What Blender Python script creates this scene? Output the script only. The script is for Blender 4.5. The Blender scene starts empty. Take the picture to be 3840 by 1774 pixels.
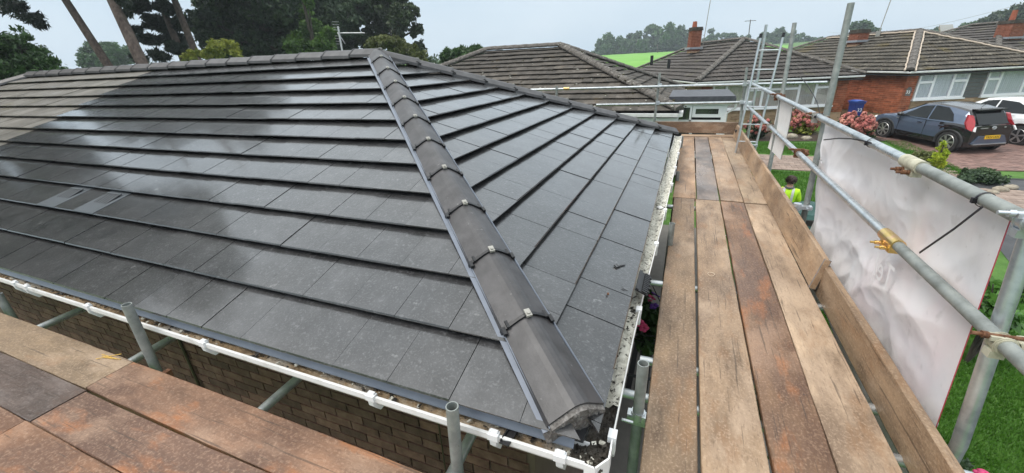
import bpy, math, random
import numpy as np
from mathutils import Vector, Matrix
random.seed(7); rng = np.random.default_rng(11)
scene = bpy.context.scene
COL = scene.collection
# ------------------------------------------------------------------ camera
CAM = Vector((0.0, 0.0, 1.5))
FPX = 1522.765                     # focal length in pixels of the 3840 px wide photograph
PXS = 3840 / 2576                  # measured pixels are on a 2576 px wide copy
RIGHT = Vector((0.92593772, 0.37545014, -0.04094545))
DOWN = Vector((0.11226657, -0.37713193, -0.91933004))
FWD = Vector((-0.36060443, 0.84664556, -0.39135118))
cd = bpy.data.cameras.new('camera'); cam = bpy.data.objects.new('camera', cd); COL.objects.link(cam)
cd.sensor_width = 36; cd.lens = FPX / 3840 * 36; cd.clip_start = 0.05; cd.clip_end = 3000
mw = Matrix((( RIGHT.x, -DOWN.x, -FWD.x, CAM.x), (RIGHT.y, -DOWN.y, -FWD.y, CAM.y), (RIGHT.z, -DOWN.z, -FWD.z, CAM.z), (0, 0, 0, 1)))
cam.matrix_world = mw
scene.camera = cam
# ------------------------------------------------------------------ world, sun, exposure
SUN_EL, SUN_AZ = math.radians(56), math.radians(238)     # azimuth: direction the light comes from, from +Y clockwise
w = bpy.data.worlds.new('World'); scene.world = w; w.use_nodes = True
nt = w.node_tree; bg = nt.nodes['Background']
sky = nt.nodes.new('ShaderNodeTexSky'); sky.sky_type = 'NISHITA'; sky.sun_disc = False
sky.sun_elevation = SUN_EL; sky.sun_rotation = SUN_AZ; sky.dust_density = 4; sky.air_density = 1.2
tc = nt.nodes.new('ShaderNodeTexCoord'); mp = nt.nodes.new('ShaderNodeMapping'); mp.inputs['Scale'].default_value = (1, 1, 2.6)
nz = nt.nodes.new('ShaderNodeTexNoise'); nz.inputs['Scale'].default_value = 1.3; nz.inputs['Detail'].default_value = 5
cr = nt.nodes.new('ShaderNodeValToRGB')     # the cloud layer: even pale overcast
cr.color_ramp.elements[0].position = .36; cr.color_ramp.elements[0].color = (4.75, 6.0, 7.15, 1)
cr.color_ramp.elements[1].position = .66; cr.color_ramp.elements[1].color = (6.1, 7.1, 7.95, 1)
mx = nt.nodes.new('ShaderNodeMix'); mx.data_type = 'RGBA'; mx.inputs[0].default_value = .9
nt.links.new(tc.outputs['Generated'], mp.inputs[0]); nt.links.new(mp.outputs[0], nz.inputs['Vector'])
nt.links.new(nz.outputs[0], cr.inputs[0]); nt.links.new(sky.outputs[0], mx.inputs[6]); nt.links.new(cr.outputs[0], mx.inputs[7])
# an overcast sky grows evenly brighter from the horizon to the zenith
sx = nt.nodes.new('ShaderNodeSeparateXYZ'); nt.links.new(tc.outputs['Generated'], sx.inputs[0])
gr_ = nt.nodes.new('ShaderNodeMapRange'); gr_.inputs[1].default_value = .12; gr_.inputs[2].default_value = 1
nt.links.new(sx.outputs[2], gr_.inputs[0])
gc = nt.nodes.new('ShaderNodeMix'); gc.data_type = 'RGBA'; gc.inputs[6].default_value = (1, 1, 1, 1); gc.inputs[7].default_value = (2.9, 2.48, 2.12, 1); nt.links.new(gr_.outputs[0], gc.inputs[0])
ml = nt.nodes.new('ShaderNodeMix'); ml.data_type = 'RGBA'; ml.blend_type = 'MULTIPLY'; ml.inputs[0].default_value = 1; nt.links.new(mx.outputs[2], ml.inputs[6]); nt.links.new(gc.outputs[2], ml.inputs[7])
nt.links.new(ml.outputs[2], bg.inputs[0]); bg.inputs[1].default_value = 0.1
sd = bpy.data.lights.new('sun', 'SUN'); sd.energy = 1.5; sd.angle = math.radians(25); sd.color = (1, .965, .91)
sun = bpy.data.objects.new('sun', sd); COL.objects.link(sun)
sdir = Vector((math.sin(SUN_AZ) * math.cos(SUN_EL), math.cos(SUN_AZ) * math.cos(SUN_EL), math.sin(SUN_EL)))
sun.rotation_euler = sdir.to_track_quat('Z', 'Y').to_euler(); sun.location = (0, -10, 20)
vs = scene.view_settings; vs.view_transform = 'Standard'; vs.look = 'None'; vs.exposure = 0.42; vs.gamma = 1
scene.cycles.use_denoising = True; scene.cycles.max_bounces = 6; scene.cycles.transparent_max_bounces = 12
scene.cycles.volume_bounces = 0
# ------------------------------------------------------------------ pixel helpers
def ray(px, py):
    x = (px * PXS - 1920) / FPX; y = (py * PXS - 887) / FPX
    return RIGHT * x + DOWN * y + FWD
def hit(px, py, axis, val):
    d = ray(px, py); return CAM + d * ((val - CAM[axis]) / d[axis])
def deep(px, py, D):                # at depth D along the optical axis
    return CAM + ray(px, py) * D
def zg(x, y):                       # height of the ground
    z = -2.15 + .035 * min(max(y - 3, 0), 17)
    if y > 34: z += .026 * (y - 34) * min(1, (y - 34) / 40)
    if y > 40 and x > 15: z += .016 * (x - 15) * min(1, (y - 40) / 60)
    return z
def onground(px, py):
    d = ray(px, py); lo, hi = .1, 500
    for _ in range(50):
        m = (lo + hi) / 2; p = CAM + d * m
        if p.z > zg(p.x, p.y): lo = m
        else: hi = m
    return CAM + d * lo
# ------------------------------------------------------------------ objects
WORLD = {}
def _link(o, parent, loc, label, cat, group, kind):
    COL.objects.link(o)
    if parent is not None:
        o.parent = parent; o.location = Vector(loc) - WORLD[parent.name]
    else: o.location = loc
    WORLD[o.name] = Vector(loc)
    if label: o['label'] = label
    if cat: o['category'] = cat
    if group: o['group'] = group
    if kind: o['kind'] = kind
    return o
def thing(name, loc, label, cat, group=None):
    o = bpy.data.objects.new(name, None); o.empty_display_size = .2
    return _link(o, None, loc, label, cat, group, None)
class MB:
    def __init__(s): s.v = []; s.f = []; s.m = []; s.sm = []
    def add(s, vs, fs, mat=0, smooth=False):
        b = len(s.v); s.v += [tuple(v) for v in vs]
        for f in fs: s.f.append(tuple(i + b for i in f)); s.m.append(mat); s.sm.append(smooth)
        return s
    def box(s, lo, hi, mat=0, M=None):
        x0, y0, z0 = lo; x1, y1, z1 = hi
        v = [Vector(p) for p in ((x0,y0,z0),(x1,y0,z0),(x1,y1,z0),(x0,y1,z0),(x0,y0,z1),(x1,y0,z1),(x1,y1,z1),(x0,y1,z1))]
        if M is not None: v = [M @ p for p in v]
        return s.add(v, [(0,3,2,1),(4,5,6,7),(0,1,5,4),(1,2,6,5),(2,3,7,6),(3,0,4,7)], mat)
    def cyl(s, a, b, r, n=12, r2=None, mat=0, caps=True, hollow=0):
        a = Vector(a); b = Vector(b); d = (b - a).normalized(); r2 = r if r2 is None else r2
        u = d.orthogonal().normalized(); w_ = d.cross(u)
        A = []; 
        for k in range(n):
            t = 2 * math.pi * k / n; c = u * math.cos(t) + w_ * math.sin(t); A.append(c)
        vs = [a + c * r for c in A] + [b + c * r2 for c in A]
        s.add(vs, [(k, (k + 1) % n, n + (k + 1) % n, n + k) for k in range(n)], mat, True)
        if hollow:
            vs = [p + c * q for p, q in ((a, hollow), (b, hollow)) for c in A]
            s.add(vs, [(k, n + k, n + (k + 1) % n, (k + 1) % n) for k in range(n)], mat, True)
            for p, q in ((a, r), (b, r2)):
                s.add([p + c * q for c in A] + [p + c * hollow for c in A], [(k, (k + 1) % n, n + (k + 1) % n, n + k) for k in range(n)], mat)
        elif caps:
            s.add([a + c * r for c in A], [tuple(range(n))[::-1]], mat); s.add([b + c * r2 for c in A], [tuple(range(n))], mat)
        return s
    def tube(s, pts, rs, n=8, mat=0):
        pts = [Vector(p) for p in pts]; vs = []; m = len(pts)
        u = (pts[1] - pts[0]).orthogonal().normalized()
        for i, p in enumerate(pts):
            d = (pts[min(i + 1, m - 1)] - pts[max(i - 1, 0)]).normalized()
            u = (u - d * u.dot(d)).normalized(); w_ = d.cross(u); r = rs[i] if hasattr(rs, '__len__') else rs
            vs += [p + (u * math.cos(2 * math.pi * k / n) + w_ * math.sin(2 * math.pi * k / n)) * r for k in range(n)]
        fs = [(i * n + k, i * n + (k + 1) % n, (i + 1) * n + (k + 1) % n, (i + 1) * n + k) for i in range(m - 1) for k in range(n)]
        s.add(vs, fs, mat, True); s.add(vs[:n], [tuple(range(n))[::-1]], mat); s.add(vs[-n:], [tuple(range(n))], mat)
        return s
    def ball(s, c, r, n=8, mat=0, sc=(1, 1, 1)):
        c = Vector(c); vs = []; h = n // 2 + 1
        for i in range(h + 1):
            t = math.pi * i / h
            for k in range(n):
                q = 2 * math.pi * k / n; vs.append(c + Vector((r * sc[0] * math.sin(t) * math.cos(q), r * sc[1] * math.sin(t) * math.sin(q), r * sc[2] * math.cos(t))))
        s.add(vs, [(i * n + k, (i + 1) * n + k, (i + 1) * n + (k + 1) % n, i * n + (k + 1) % n) for i in range(h) for k in range(n)], mat, True)
        return s
    def sweep(s, sec, a, b, lat, up, mat=0, smooth=False):     # closed section (lateral, up) from a to b
        a = Vector(a); b = Vector(b); n = len(sec)
        vs = [a + lat * x + up * y for x, y in sec] + [b + lat * x + up * y for x, y in sec]
        s.add(vs, [(k, (k + 1) % n, n + (k + 1) % n, n + k) for k in range(n)], mat, smooth)
        s.add(vs[:n], [tuple(range(n))[::-1]], mat); s.add(vs[n:], [tuple(range(n))], mat)
        return s
    def grid(s, P, mat=0, smooth=True):                        # P[i][j] points
        a = len(P); b = len(P[0])
        return s.add([p for r in P for p in r], [(i * b + j, (i + 1) * b + j, (i + 1) * b + j + 1, i * b + j + 1) for i in range(a - 1) for j in range(b - 1)], mat, smooth)
    def mesh(s, name, mats, c=None):
        me = bpy.data.meshes.new(name)
        V = np.array(s.v, dtype=float).reshape(-1, 3)
        if c is None:
            lo = V.min(0); hi = V.max(0); c = np.array([(lo[0] + hi[0]) / 2, (lo[1] + hi[1]) / 2, lo[2]])
        V = V - np.array(c)
        me.from_pydata(V.tolist(), [], s.f)
        for m in (mats if isinstance(mats, (list, tuple)) else [mats]): me.materials.append(m)
        if len(s.f):
            me.polygons.foreach_set('material_index', s.m); me.polygons.foreach_set('use_smooth', s.sm)
        me.update(); return me, Vector(c)
    def build(s, name, mats, parent=None, label=None, cat=None, group=None, kind=None, color=None, c=None):
        me, cc = s.mesh(name, mats, c)
        o = bpy.data.objects.new(name, me)
        if color: o.color = (*color, 1)
        return _link(o, parent, cc, label, cat, group, kind)
def raw(name, V, F, mat, parent=None, label=None, cat=None, group=None, kind=None):    # numpy verts/quads or tris
    V = np.asarray(V, float); c = np.array([V[:, 0].mean(), V[:, 1].mean(), V[:, 2].min()])
    me = bpy.data.meshes.new(name); F = np.asarray(F, np.int32); k = F.shape[1]
    me.vertices.add(len(V)); me.vertices.foreach_set('co', (V - c).astype(np.float32).ravel())
    me.loops.add(F.size); me.loops.foreach_set('vertex_index', F.ravel())
    me.polygons.add(len(F)); me.polygons.foreach_set('loop_start', np.arange(0, F.size, k)); me.polygons.foreach_set('loop_total', np.full(len(F), k))
    me.update(calc_edges=True); me.materials.append(mat)
    return _link(bpy.data.objects.new(name, me), parent, Vector(c), label, cat, group, kind)
def inst(name, me, M, parent, color=None):                     # shared mesh placed by a world matrix
    o = bpy.data.objects.new(name, me); COL.objects.link(o); o.parent = parent
    o.matrix_local = Matrix.Translation(-WORLD[parent.name]) @ M
    WORLD[o.name] = M.translation.copy()
    if color: o.color = (*color, 1)
    return o
def axes(o, x, y, z):
    return Matrix(((x.x, y.x, z.x, o.x), (x.y, y.y, z.y, o.y), (x.z, y.z, z.z, o.z), (0, 0, 0, 1)))
# ------------------------------------------------------------------ materials
def mat(name, cols, scale=6, stretch=(1, 1, 1), rough=.7, rvar=0, detail=6, bump=0, bscale=None, bdist=.01, metal=0, spec=.5, coord='pos', rand=0, layers=(), objcol=False, lo=.3, hi=.7, trans=0, coat=0, crough=.06):
    m = bpy.data.materials.new(name); m.use_nodes = True; t = m.node_tree; N = t.nodes; L = t.links
    b = N['Principled BSDF']
    if coord == 'pos': v = N.new('ShaderNodeNewGeometry').outputs['Position']
    else: v = N.new('ShaderNodeTexCoord').outputs['Object']
    oi = N.new('ShaderNodeObjectInfo')
    if coord == 'objr':
        a = N.new('ShaderNodeVectorMath'); a.operation = 'ADD'; mu = N.new('ShaderNodeMath'); mu.operation = 'MULTIPLY'; mu.inputs[1].default_value = 53
        L.new(oi.outputs['Random'], mu.inputs[0]); L.new(v, a.inputs[0]); L.new(mu.outputs[0], a.inputs[1]); v = a.outputs[0]
    def noise(sc, st, det=detail, rg=.6):
        mp = N.new('ShaderNodeMapping'); mp.inputs['Scale'].default_value = st; L.new(v, mp.inputs[0])
        n = N.new('ShaderNodeTexNoise'); n.inputs['Scale'].default_value = sc; n.inputs['Detail'].default_value = det; n.inputs['Roughness'].default_value = rg
        L.new(mp.outputs[0], n.inputs['Vector']); return n.outputs[0]
    n0 = noise(scale, stretch)
    r = N.new('ShaderNodeValToRGB'); L.new(n0, r.inputs[0]); e = r.color_ramp.elements
    while len(e) < len(cols): e.new(.5)
    for i, c in enumerate(cols):
        e[i].position = lo + (hi - lo) * i / max(1, len(cols) - 1); e[i].color = (*c, 1)
    col = r.outputs[0]
    def mixc(kind, f, A, B):
        x = N.new('ShaderNodeMix'); x.data_type = 'RGBA'; x.blend_type = kind
        if isinstance(f, (int, float)): x.inputs[0].default_value = f
        else: L.new(f, x.inputs[0])
        L.new(A, x.inputs[6]) if not isinstance(A, tuple) else setattr(x.inputs[6], 'default_value', A)
        L.new(B, x.inputs[7]) if not isinstance(B, tuple) else setattr(x.inputs[7], 'default_value', B)
        return x.outputs[2]
    if objcol: col = mixc('MULTIPLY', 1.0, col, oi.outputs['Color'])
    if rand:
        mr = N.new('ShaderNodeMapRange'); mr.inputs[3].default_value = 1 - rand; mr.inputs[4].default_value = 1 + rand
        L.new(oi.outputs['Random'], mr.inputs[0]); col = mixc('MULTIPLY', 1.0, col, mr.outputs[0])
    rgh = None
    if rvar:
        mr = N.new('ShaderNodeMapRange'); mr.inputs[1].default_value = .3; mr.inputs[2].default_value = .7; mr.inputs[3].default_value = rough - rvar; mr.inputs[4].default_value = rough + rvar
        L.new(noise(scale * .35, stretch, 4), mr.inputs[0]); rgh = mr.outputs[0]
    for ly in layers:                  # (scale, stretch, lo, hi, colour, amount)
        sc, st, a0, a1, c, am = ly
        mr = N.new('ShaderNodeMapRange'); mr.inputs[1].default_value = a0; mr.inputs[2].default_value = a1; mr.inputs[4].default_value = am
        L.new(noise(sc, st), mr.inputs[0]); col = mixc('MIX', mr.outputs[0], col, (*c, 1))
    L.new(col, b.inputs['Base Color'])
    if rgh: L.new(rgh, b.inputs['Roughness'])
    else: b.inputs['Roughness'].default_value = rough
    b.inputs['Metallic'].default_value = metal; b.inputs['Specular IOR Level'].default_value = spec
    if coat: b.inputs['Coat Weight'].default_value = coat; b.inputs['Coat Roughness'].default_value = crough
    if bump:
        bp = N.new('ShaderNodeBump'); bp.inputs['Strength'].default_value = bump; bp.inputs['Distance'].default_value = bdist
        L.new(noise(bscale or scale * 4, stretch, 8), bp.inputs['Height']); L.new(bp.outputs[0], b.inputs['Normal'])
    if trans:                           # leaves let light through
        tr = N.new('ShaderNodeBsdfTranslucent'); L.new(col, tr.inputs[0]); ms = N.new('ShaderNodeMixShader'); ms.inputs[0].default_value = trans
        L.new(b.outputs[0], ms.inputs[1]); L.new(tr.outputs[0], ms.inputs[2]); L.new(ms.outputs[0], N['Material Output'].inputs[0])
    return m
def plain(name, c, rough=.5, metal=0, spec=.5, coat=0, var=.12):
    return mat(name, [tuple(x * (1 - var) for x in c), tuple(min(1, x * (1 + var)) for x in c)], 9, rough=rough, metal=metal, spec=spec, coat=coat, detail=3)
MT = {}
SLATE = [(.01, .01, .0105), (.019, .019, .0198), (.033, .033, .0345)]
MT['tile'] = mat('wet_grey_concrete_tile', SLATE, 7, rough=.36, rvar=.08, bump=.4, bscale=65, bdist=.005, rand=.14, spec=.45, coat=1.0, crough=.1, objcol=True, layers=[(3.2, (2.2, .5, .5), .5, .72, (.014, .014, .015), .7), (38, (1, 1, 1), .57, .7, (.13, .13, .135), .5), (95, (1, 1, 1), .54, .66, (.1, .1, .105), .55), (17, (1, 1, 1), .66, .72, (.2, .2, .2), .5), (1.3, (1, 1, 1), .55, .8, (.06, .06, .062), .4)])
MT['hip'] = mat('grey_hip_tile', [(.027, .0255, .027), (.045, .043, .0455), (.067, .064, .067)], 9, rough=.5, rvar=.1, bump=.35, bscale=90, bdist=.003, rand=.1, coat=.15, crough=.25, layers=[(26, (1, 1, 1), .66, .76, (.4, .4, .4), .4)])
MT['oldtile'] = mat('weathered_brown_tile', [(.075, .067, .056), (.115, .105, .09), (.155, .145, .13)], 4, (1, 1, 1), rough=.5, rvar=.12, bump=.5, bscale=60, bdist=.004, rand=.2, layers=[(9, (4, .6, .6), .55, .75, (.08, .075, .035), .7), (3, (1, 1, 1), .6, .75, (.1, .085, .03), .6)])
MT['mosstile'] = mat('mossy_brown_tile', [(.04, .034, .028), (.07, .06, .049), (.11, .096, .083)], 5, rough=.85, bump=.8, bscale=40, bdist=.015, rand=.3, layers=[(14, (1, 1, 1), .62, .68, (.03, .03, .018), .8), (3.2, (1, 1, 1), .6, .75, (.11, .075, .03), .6), (20, (1, 1, 1), .7, .74, (.3, .3, .27), .8)])
MT['browntile'] = mat('dark_brown_roof_tile', [(.036, .03, .027), (.056, .048, .042), (.082, .07, .062)], 5, rough=.8, bump=.6, bscale=40, bdist=.01, rand=.22, layers=[(1.1, (1, 1, 1), .6, .74, (.12, .115, .06), .75), (9, (1, 1, 1), .68, .72, (.34, .34, .31), .8)])
MT['mosstile2'] = mat('lichen_brown_roof_tile', [(.038, .033, .025), (.066, .057, .044), (.105, .092, .072)], 6, rough=.85, bump=.7, bscale=40, bdist=.01, rand=.3, layers=[(.9, (1, 1, 1), .56, .7, (.1, .075, .02), .7), (8, (1, 1, 1), .63, .68, (.36, .33, .25), .8)])
MT['oldhip'] = mat('lichen_hip_tile', [(.055, .05, .043), (.1, .09, .08), (.19, .175, .16)], 14, rough=.9, bump=1, bscale=30, bdist=.02, layers=[(16, (1, 1, 1), .63, .68, (.42, .4, .37), .8)])
MT['mortar_pale'] = plain('pale_hip_mortar', (.5, .42, .34), .9)
MT['deckdark'] = plain('roof_underlay', (.02, .02, .022), .9)
MT['black'] = plain('black_plastic', (.012, .012, .014), .4)
MT['strip'] = plain('blue_grey_plastic_strip', (.14, .16, .2), .35)
MT['pvc'] = mat('white_plastic_gutter', [(.62, .62, .6), (.78, .78, .77), (.82, .82, .82)], 8, rough=.35, layers=[(14, (1, 1, 1), .66, .8, (.35, .32, .26), .5)])
MT['whiteframe'] = plain('white_window_plastic', (.78, .79, .8), .3, var=.03)
MT['silt'] = mat('gutter_silt', [(.1, .065, .035), (.26, .18, .1), (.42, .34, .24)], 14, rough=.85, bump=1, bscale=70, bdist=.01, layers=[(3, (1, 1, 1), .5, .62, (.5, .47, .42), .7), (22, (1, 1, 1), .64, .68, (.025, .02, .015), .9)])
MT['lichen'] = mat('gutter_lichen_crust', [(.3, .29, .24), (.55, .53, .46), (.66, .65, .58)], 20, rough=.9, bump=.8, bscale=60, bdist=.006, layers=[(42, (1, 1, 1), .56, .6, (.03, .026, .02), .9), (5, (1, 1, 1), .62, .68, (.06, .05, .035), .9)])
MT['muck'] = mat('wet_black_muck', [(.015, .012, .01), (.04, .033, .025), (.08, .07, .055)], 25, rough=.45, bump=1, bscale=60, bdist=.02)
MT['brick'] = mat('brown_facing_brick', [(.085, .043, .031), (.135, .07, .05), (.175, .1, .073)], 14, rough=.85, bump=.6, bscale=120, bdist=.004, rand=.35)
MT['mortar'] = plain('sandy_mortar', (.15, .105, .078), .95)
MT['redbrick'] = mat('red_brick', [(.24, .065, .03), (.33, .1, .048), (.4, .135, .07)], 8, rough=.85, bump=.4, bscale=60, rand=.32)
MT['chimneybrick'] = mat('chimney_brick', [(.14, .045, .026), (.22, .075, .042), (.28, .11, .07)], 8, rough=.9, bump=.4, bscale=60)
MT['redmortar'] = plain('pink_mortar', (.46, .3, .2), .95)
MT['stone'] = mat('buff_cladding_stone', [(.25, .16, .095), (.33, .225, .14), (.42, .3, .2)], 5, (1, 1, 3), rough=.9, bump=.5, bscale=30, rand=.16)
MT['tube'] = mat('galvanised_tube', [(.36, .39, .41), (.52, .55, .565), (.63, .655, .665)], 16, rough=.33, rvar=.1, metal=.8, bump=.12, bscale=70, bdist=.002, layers=[(7, (1, 1, 1), .62, .78, (.3, .31, .27), .6), (40, (1, 1, 1), .68, .72, (.16, .17, .17), .6)])
MT['dulltube'] = mat('weathered_grey_tube', [(.17, .185, .175), (.25, .27, .26), (.33, .35, .33)], 13, rough=.6, metal=.3, bump=.25, bscale=60, bdist=.003, layers=[(5, (1, 1, 1), .6, .75, (.22, .27, .22), .6), (26, (1, 1, 1), .68, .72, (.12, .1, .08), .6)])
MT['alu'] = plain('aluminium', (.6, .63, .66), .35, .8)
MT['rust'] = mat('rusty_steel', [(.07, .03, .016), (.15, .065, .032), (.24, .13, .075)], 60, rough=.8, metal=.2, bump=.5, bscale=150, bdist=.002)
MT['zinc'] = mat('gold_passivated_zinc', [(.62, .42, .12), (.75, .55, .22), (.8, .48, .36)], 18, rough=.28, metal=.9)
MT['greysteel'] = plain('grey_forged_steel', (.36, .35, .32), .55, .4)
def woodmat(name, stain, sa, pale, pa, orange, oa, rough=.6):
    sc = lambda c, k: tuple(x * k for x in c)
    return mat(name, [(.5, .46, .42), (.88, .85, .82), (1.1, 1.07, 1.03), (1.45, 1.4, 1.32)], 3.2, (.8, 2.4, 2.4), rough=rough, rvar=.16, detail=12, bump=.6, bscale=30, bdist=.004, coord='objr', objcol=True,
               layers=[(1.5, (.8, 1.5, 1.5), .47, .6, stain, sa), (2.2, (.8, 1.5, 1.5), .52, .64, pale, pa), (3.7, (.7, 1.8, 1.8), .55, .66, orange, oa),
                       (85, (1, 1, 1), .5, .68, sc(pale, 1.15), .45), (70, (.5, 1.5, 1.5), .54, .7, sc(stain, .8), .4), (9, (.22, 7, 7), .61, .65, (.045, .03, .02), .6), (12, (1, 1, 1), .72, .745, (.035, .03, .027), .85)])
MT['wood'] = woodmat('weathered_board_wood', (.1, .06, .036), .65, (.42, .31, .22), .6, (.24, .12, .05), .45)
MT['woodwet'] = woodmat('wet_dark_board_wood', (.04, .03, .026), .75, (.2, .165, .15), .5, (.12, .065, .04), .4, .35)
MT['woodorange'] = woodmat('orange_board_wood', (.085, .042, .026), .75, (.36, .235, .16), .5, (.36, .13, .04), .6, .48)
MT['sheet'] = mat('white_pvc_banner', [(.62, .605, .635), (.72, .705, .725), (.77, .755, .77)], 2.2, rough=.42, bump=.15, bscale=5, bdist=.02, layers=[(1.5, (1, 1, 1), .52, .7, (.7, .56, .6), .5), (7, (1, 1, 1), .62, .7, (.42, .4, .4), .4), (30, (1, 1, 1), .66, .72, (.35, .33, .33), .4), (1.1, (1, 1, 1), .6, .8, (.5, .52, .6), .5)])
MT['sheetred'] = plain('red_banner_edge', (.4, .04, .07), .5)
MT['panel'] = plain('white_corrugated_panel', (.74, .73, .72), .5, var=.05)
MT['grass'] = mat('lawn_green', [(.04, .1, .012), (.06, .15, .018), (.1, .2, .035)], 3, rough=.9, detail=8, bump=.6, bscale=60, bdist=.03)
MT['blade'] = mat('grass_blades', [(.05, .14, .012), (.075, .2, .018), (.12, .26, .04)], 2.5, rough=.6, trans=.3)
MT['field'] = mat('bright_field', [(.1, .26, .02), (.13, .33, .03), (.17, .37, .05)], .06, rough=.9)
MT['soil'] = plain('soil', (.05, .035, .025), .95)
MT['asphalt'] = mat('dark_asphalt', [(.03, .031, .034), (.045, .046, .05), (.062, .063, .066)], 4, rough=.6, bump=.6, bscale=90, bdist=.006)
MT['pave'] = mat('red_block_paving', [(.15, .085, .07), (.2, .12, .1), (.25, .16, .135)], 6, rough=.75, rand=.25, bump=.4, bscale=50, bdist=.004)
MT['pave2'] = mat('buff_block_paving', [(.2, .145, .115), (.26, .195, .16), (.31, .24, .2)], 6, rough=.8, rand=.2, bump=.4, bscale=50, bdist=.004)
MT['joint'] = plain('paving_joint_sand', (.07, .05, .04), .95)
MT['rock'] = mat('garden_rock', [(.2, .17, .13), (.32, .28, .22), (.42, .38, .3)], 9, rough=.9, bump=.8, bscale=25, bdist=.03)
def leafmat(name, a, b, c, sc=.9, rough=.55):
    return mat(name, [a, b, c], sc, rough=rough, trans=.25, detail=5, layers=[(5, (1, 1, 1), .54, .66, tuple(x * 1.5 for x in c), .6), (3.3, (1, 1, 1), .56, .68, tuple(x * .5 for x in a), .6)])
MT['leaf_dark'] = leafmat('dark_evergreen_leaves', (.016, .036, .017), (.034, .066, .028), (.07, .115, .045))
MT['leaf_pine'] = leafmat('pine_needles', (.01, .02, .013), (.016, .032, .018), (.03, .05, .025))
MT['leaf_mid'] = leafmat('mid_green_leaves', (.025, .06, .016), (.045, .1, .025), (.075, .15, .035))
MT['leaf_lacy'] = leafmat('grey_green_leaves', (.022, .038, .016), (.04, .065, .025), (.065, .1, .038))
MT['leaf_bright'] = leafmat('bright_green_leaves', (.035, .085, .012), (.065, .14, .018), (.11, .2, .026))
MT['leaf_yellow'] = leafmat('yellow_green_leaves', (.13, .16, .02), (.21, .24, .03), (.32, .33, .05))
MT['leaf_lime'] = leafmat('lime_yellow_foliage', (.22, .32, .02), (.36, .46, .03), (.5, .55, .05), 4)
MT['leaf_far'] = leafmat('far_green_leaves', (.035, .075, .028), (.055, .115, .04), (.08, .155, .055), .12)
MT['leaf_olive'] = leafmat('olive_leaves', (.06, .075, .02), (.1, .12, .03), (.15, .17, .05))
MT['leaf_shrub'] = leafmat('glossy_shrub_leaves', (.04, .11, .015), (.07, .18, .03), (.12, .28, .05), 3, .35)
MT['bark'] = mat('pine_bark', [(.06, .042, .036), (.12, .088, .075), (.19, .145, .125)], 3, (2.2, 2.2, .5), rough=.95, bump=1, bscale=6, bdist=.06)
MT['darkbark'] = mat('dark_bark', [(.03, .025, .02), (.06, .05, .04), (.09, .075, .06)], 3, (2, 2, .5), rough=.95)
MT['hyd'] = mat('hydrangea_petals', [(.28, .07, .065), (.4, .13, .11), (.46, .24, .17)], 3, rough=.7, rand=.35, layers=[(22, (1, 1, 1), .6, .66, (.2, .12, .05), .7)])
MT['pink'] = plain('pink_petals', (.72, .06, .2), .5)
MT['gl'] = None
def glassmat(name, tint, f):
    m = bpy.data.materials.new(name); m.use_nodes = True; t = m.node_tree; N = t.nodes
    g = N.new('ShaderNodeBsdfGlossy'); g.inputs['Roughness'].default_value = .03
    tr = N.new('ShaderNodeBsdfTransparent'); tr.inputs[0].default_value = (*tint, 1)
    lw = N.new('ShaderNodeLayerWeight'); lw.inputs[0].default_value = .5; pw = N.new('ShaderNodeMath'); pw.operation = 'POWER'; pw.inputs[1].default_value = 3.0
    t.links.new(lw.outputs['Facing'], pw.inputs[0]); fr = N.new('ShaderNodeMapRange'); fr.inputs[3].default_value = .06; fr.inputs[4].default_value = .5; t.links.new(pw.outputs[0], fr.inputs[0])
    ms = N.new('ShaderNodeMixShader'); t.links.new(fr.outputs[0], ms.inputs[0]); t.links.new(tr.outputs[0], ms.inputs[1]); t.links.new(g.outputs[0], ms.inputs[2])
    t.links.new(ms.outputs[0], N['Material Output'].inputs[0]); return m
MT['glass'] = glassmat('window_glass', (.97, .97, .98), 1.7)
MT['carglass'] = plain('dark_car_glass', (.008, .01, .011), .08, spec=.35)
MT['curtain'] = mat('net_curtain', [(.45, .48, .53), (.62, .65, .7)], 3, (6, 6, .3), rough=.9)
MT['blind'] = plain('beige_vertical_blind', (.42, .4, .34), .8, var=.05)
MT['room'] = plain('dark_room', (.03, .03, .03), .9)
MT['clad'] = plain('grey_weatherboard', (.1, .105, .105), .6)
MT['felt'] = mat('grey_roof_felt', [(.035, .037, .045), (.055, .058, .068), (.08, .083, .095)], 5, rough=.5, bump=.4, bscale=40)
MT['darkfascia'] = plain('dark_fascia', (.025, .022, .022), .5)
MT['pot'] = plain('terracotta_pot', (.3, .085, .045), .8)
MT['lead'] = plain('lead_flashing', (.25, .27, .3), .5)
# ================================================================== ground
def lin(a, b, n): return [a + (b - a) * i / n for i in range(n + 1)]
gx = [-900, -500, -300, -150, -80, -40] + lin(-30, 15, 18) + [20, 26, 34, 45, 60, 80, 110, 150, 250, 400, 700, 900]
gy = [-300, -60, -20, 0, 3] + lin(5, 34, 15) + [38, 40, 45, 50, 60, 74, 90, 100, 120, 150, 200, 260, 330, 420, 600, 1200]
MB().grid([[(x, y, zg(x, min(y, 420))) for y in gy] for x in gx][::-1]).build('ground', MT['grass'], kind='structure')
def sheet(name, q, dz, m, nu=12, nv=12):              # q: four xy corners; follows the ground
    P = []
    for i in range(nu + 1):
        r = []
        for j in range(nv + 1):
            a, b = i / nu, j / nv
            x = (q[0][0] * (1 - a) + q[1][0] * a) * (1 - b) + (q[3][0] * (1 - a) + q[2][0] * a) * b
            y = (q[0][1] * (1 - a) + q[1][1] * a) * (1 - b) + (q[3][1] * (1 - a) + q[2][1] * a) * b
            r.append((x, y, zg(x, y) + dz))
        P.append(r)
    return MB().grid(P[::-1] if False else P).build(name, m, kind='structure')
sheet('field', [(-120, 75), (13, 75), (40, 235), (-200, 235)], .12, MT['field'], 40, 40)
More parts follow.
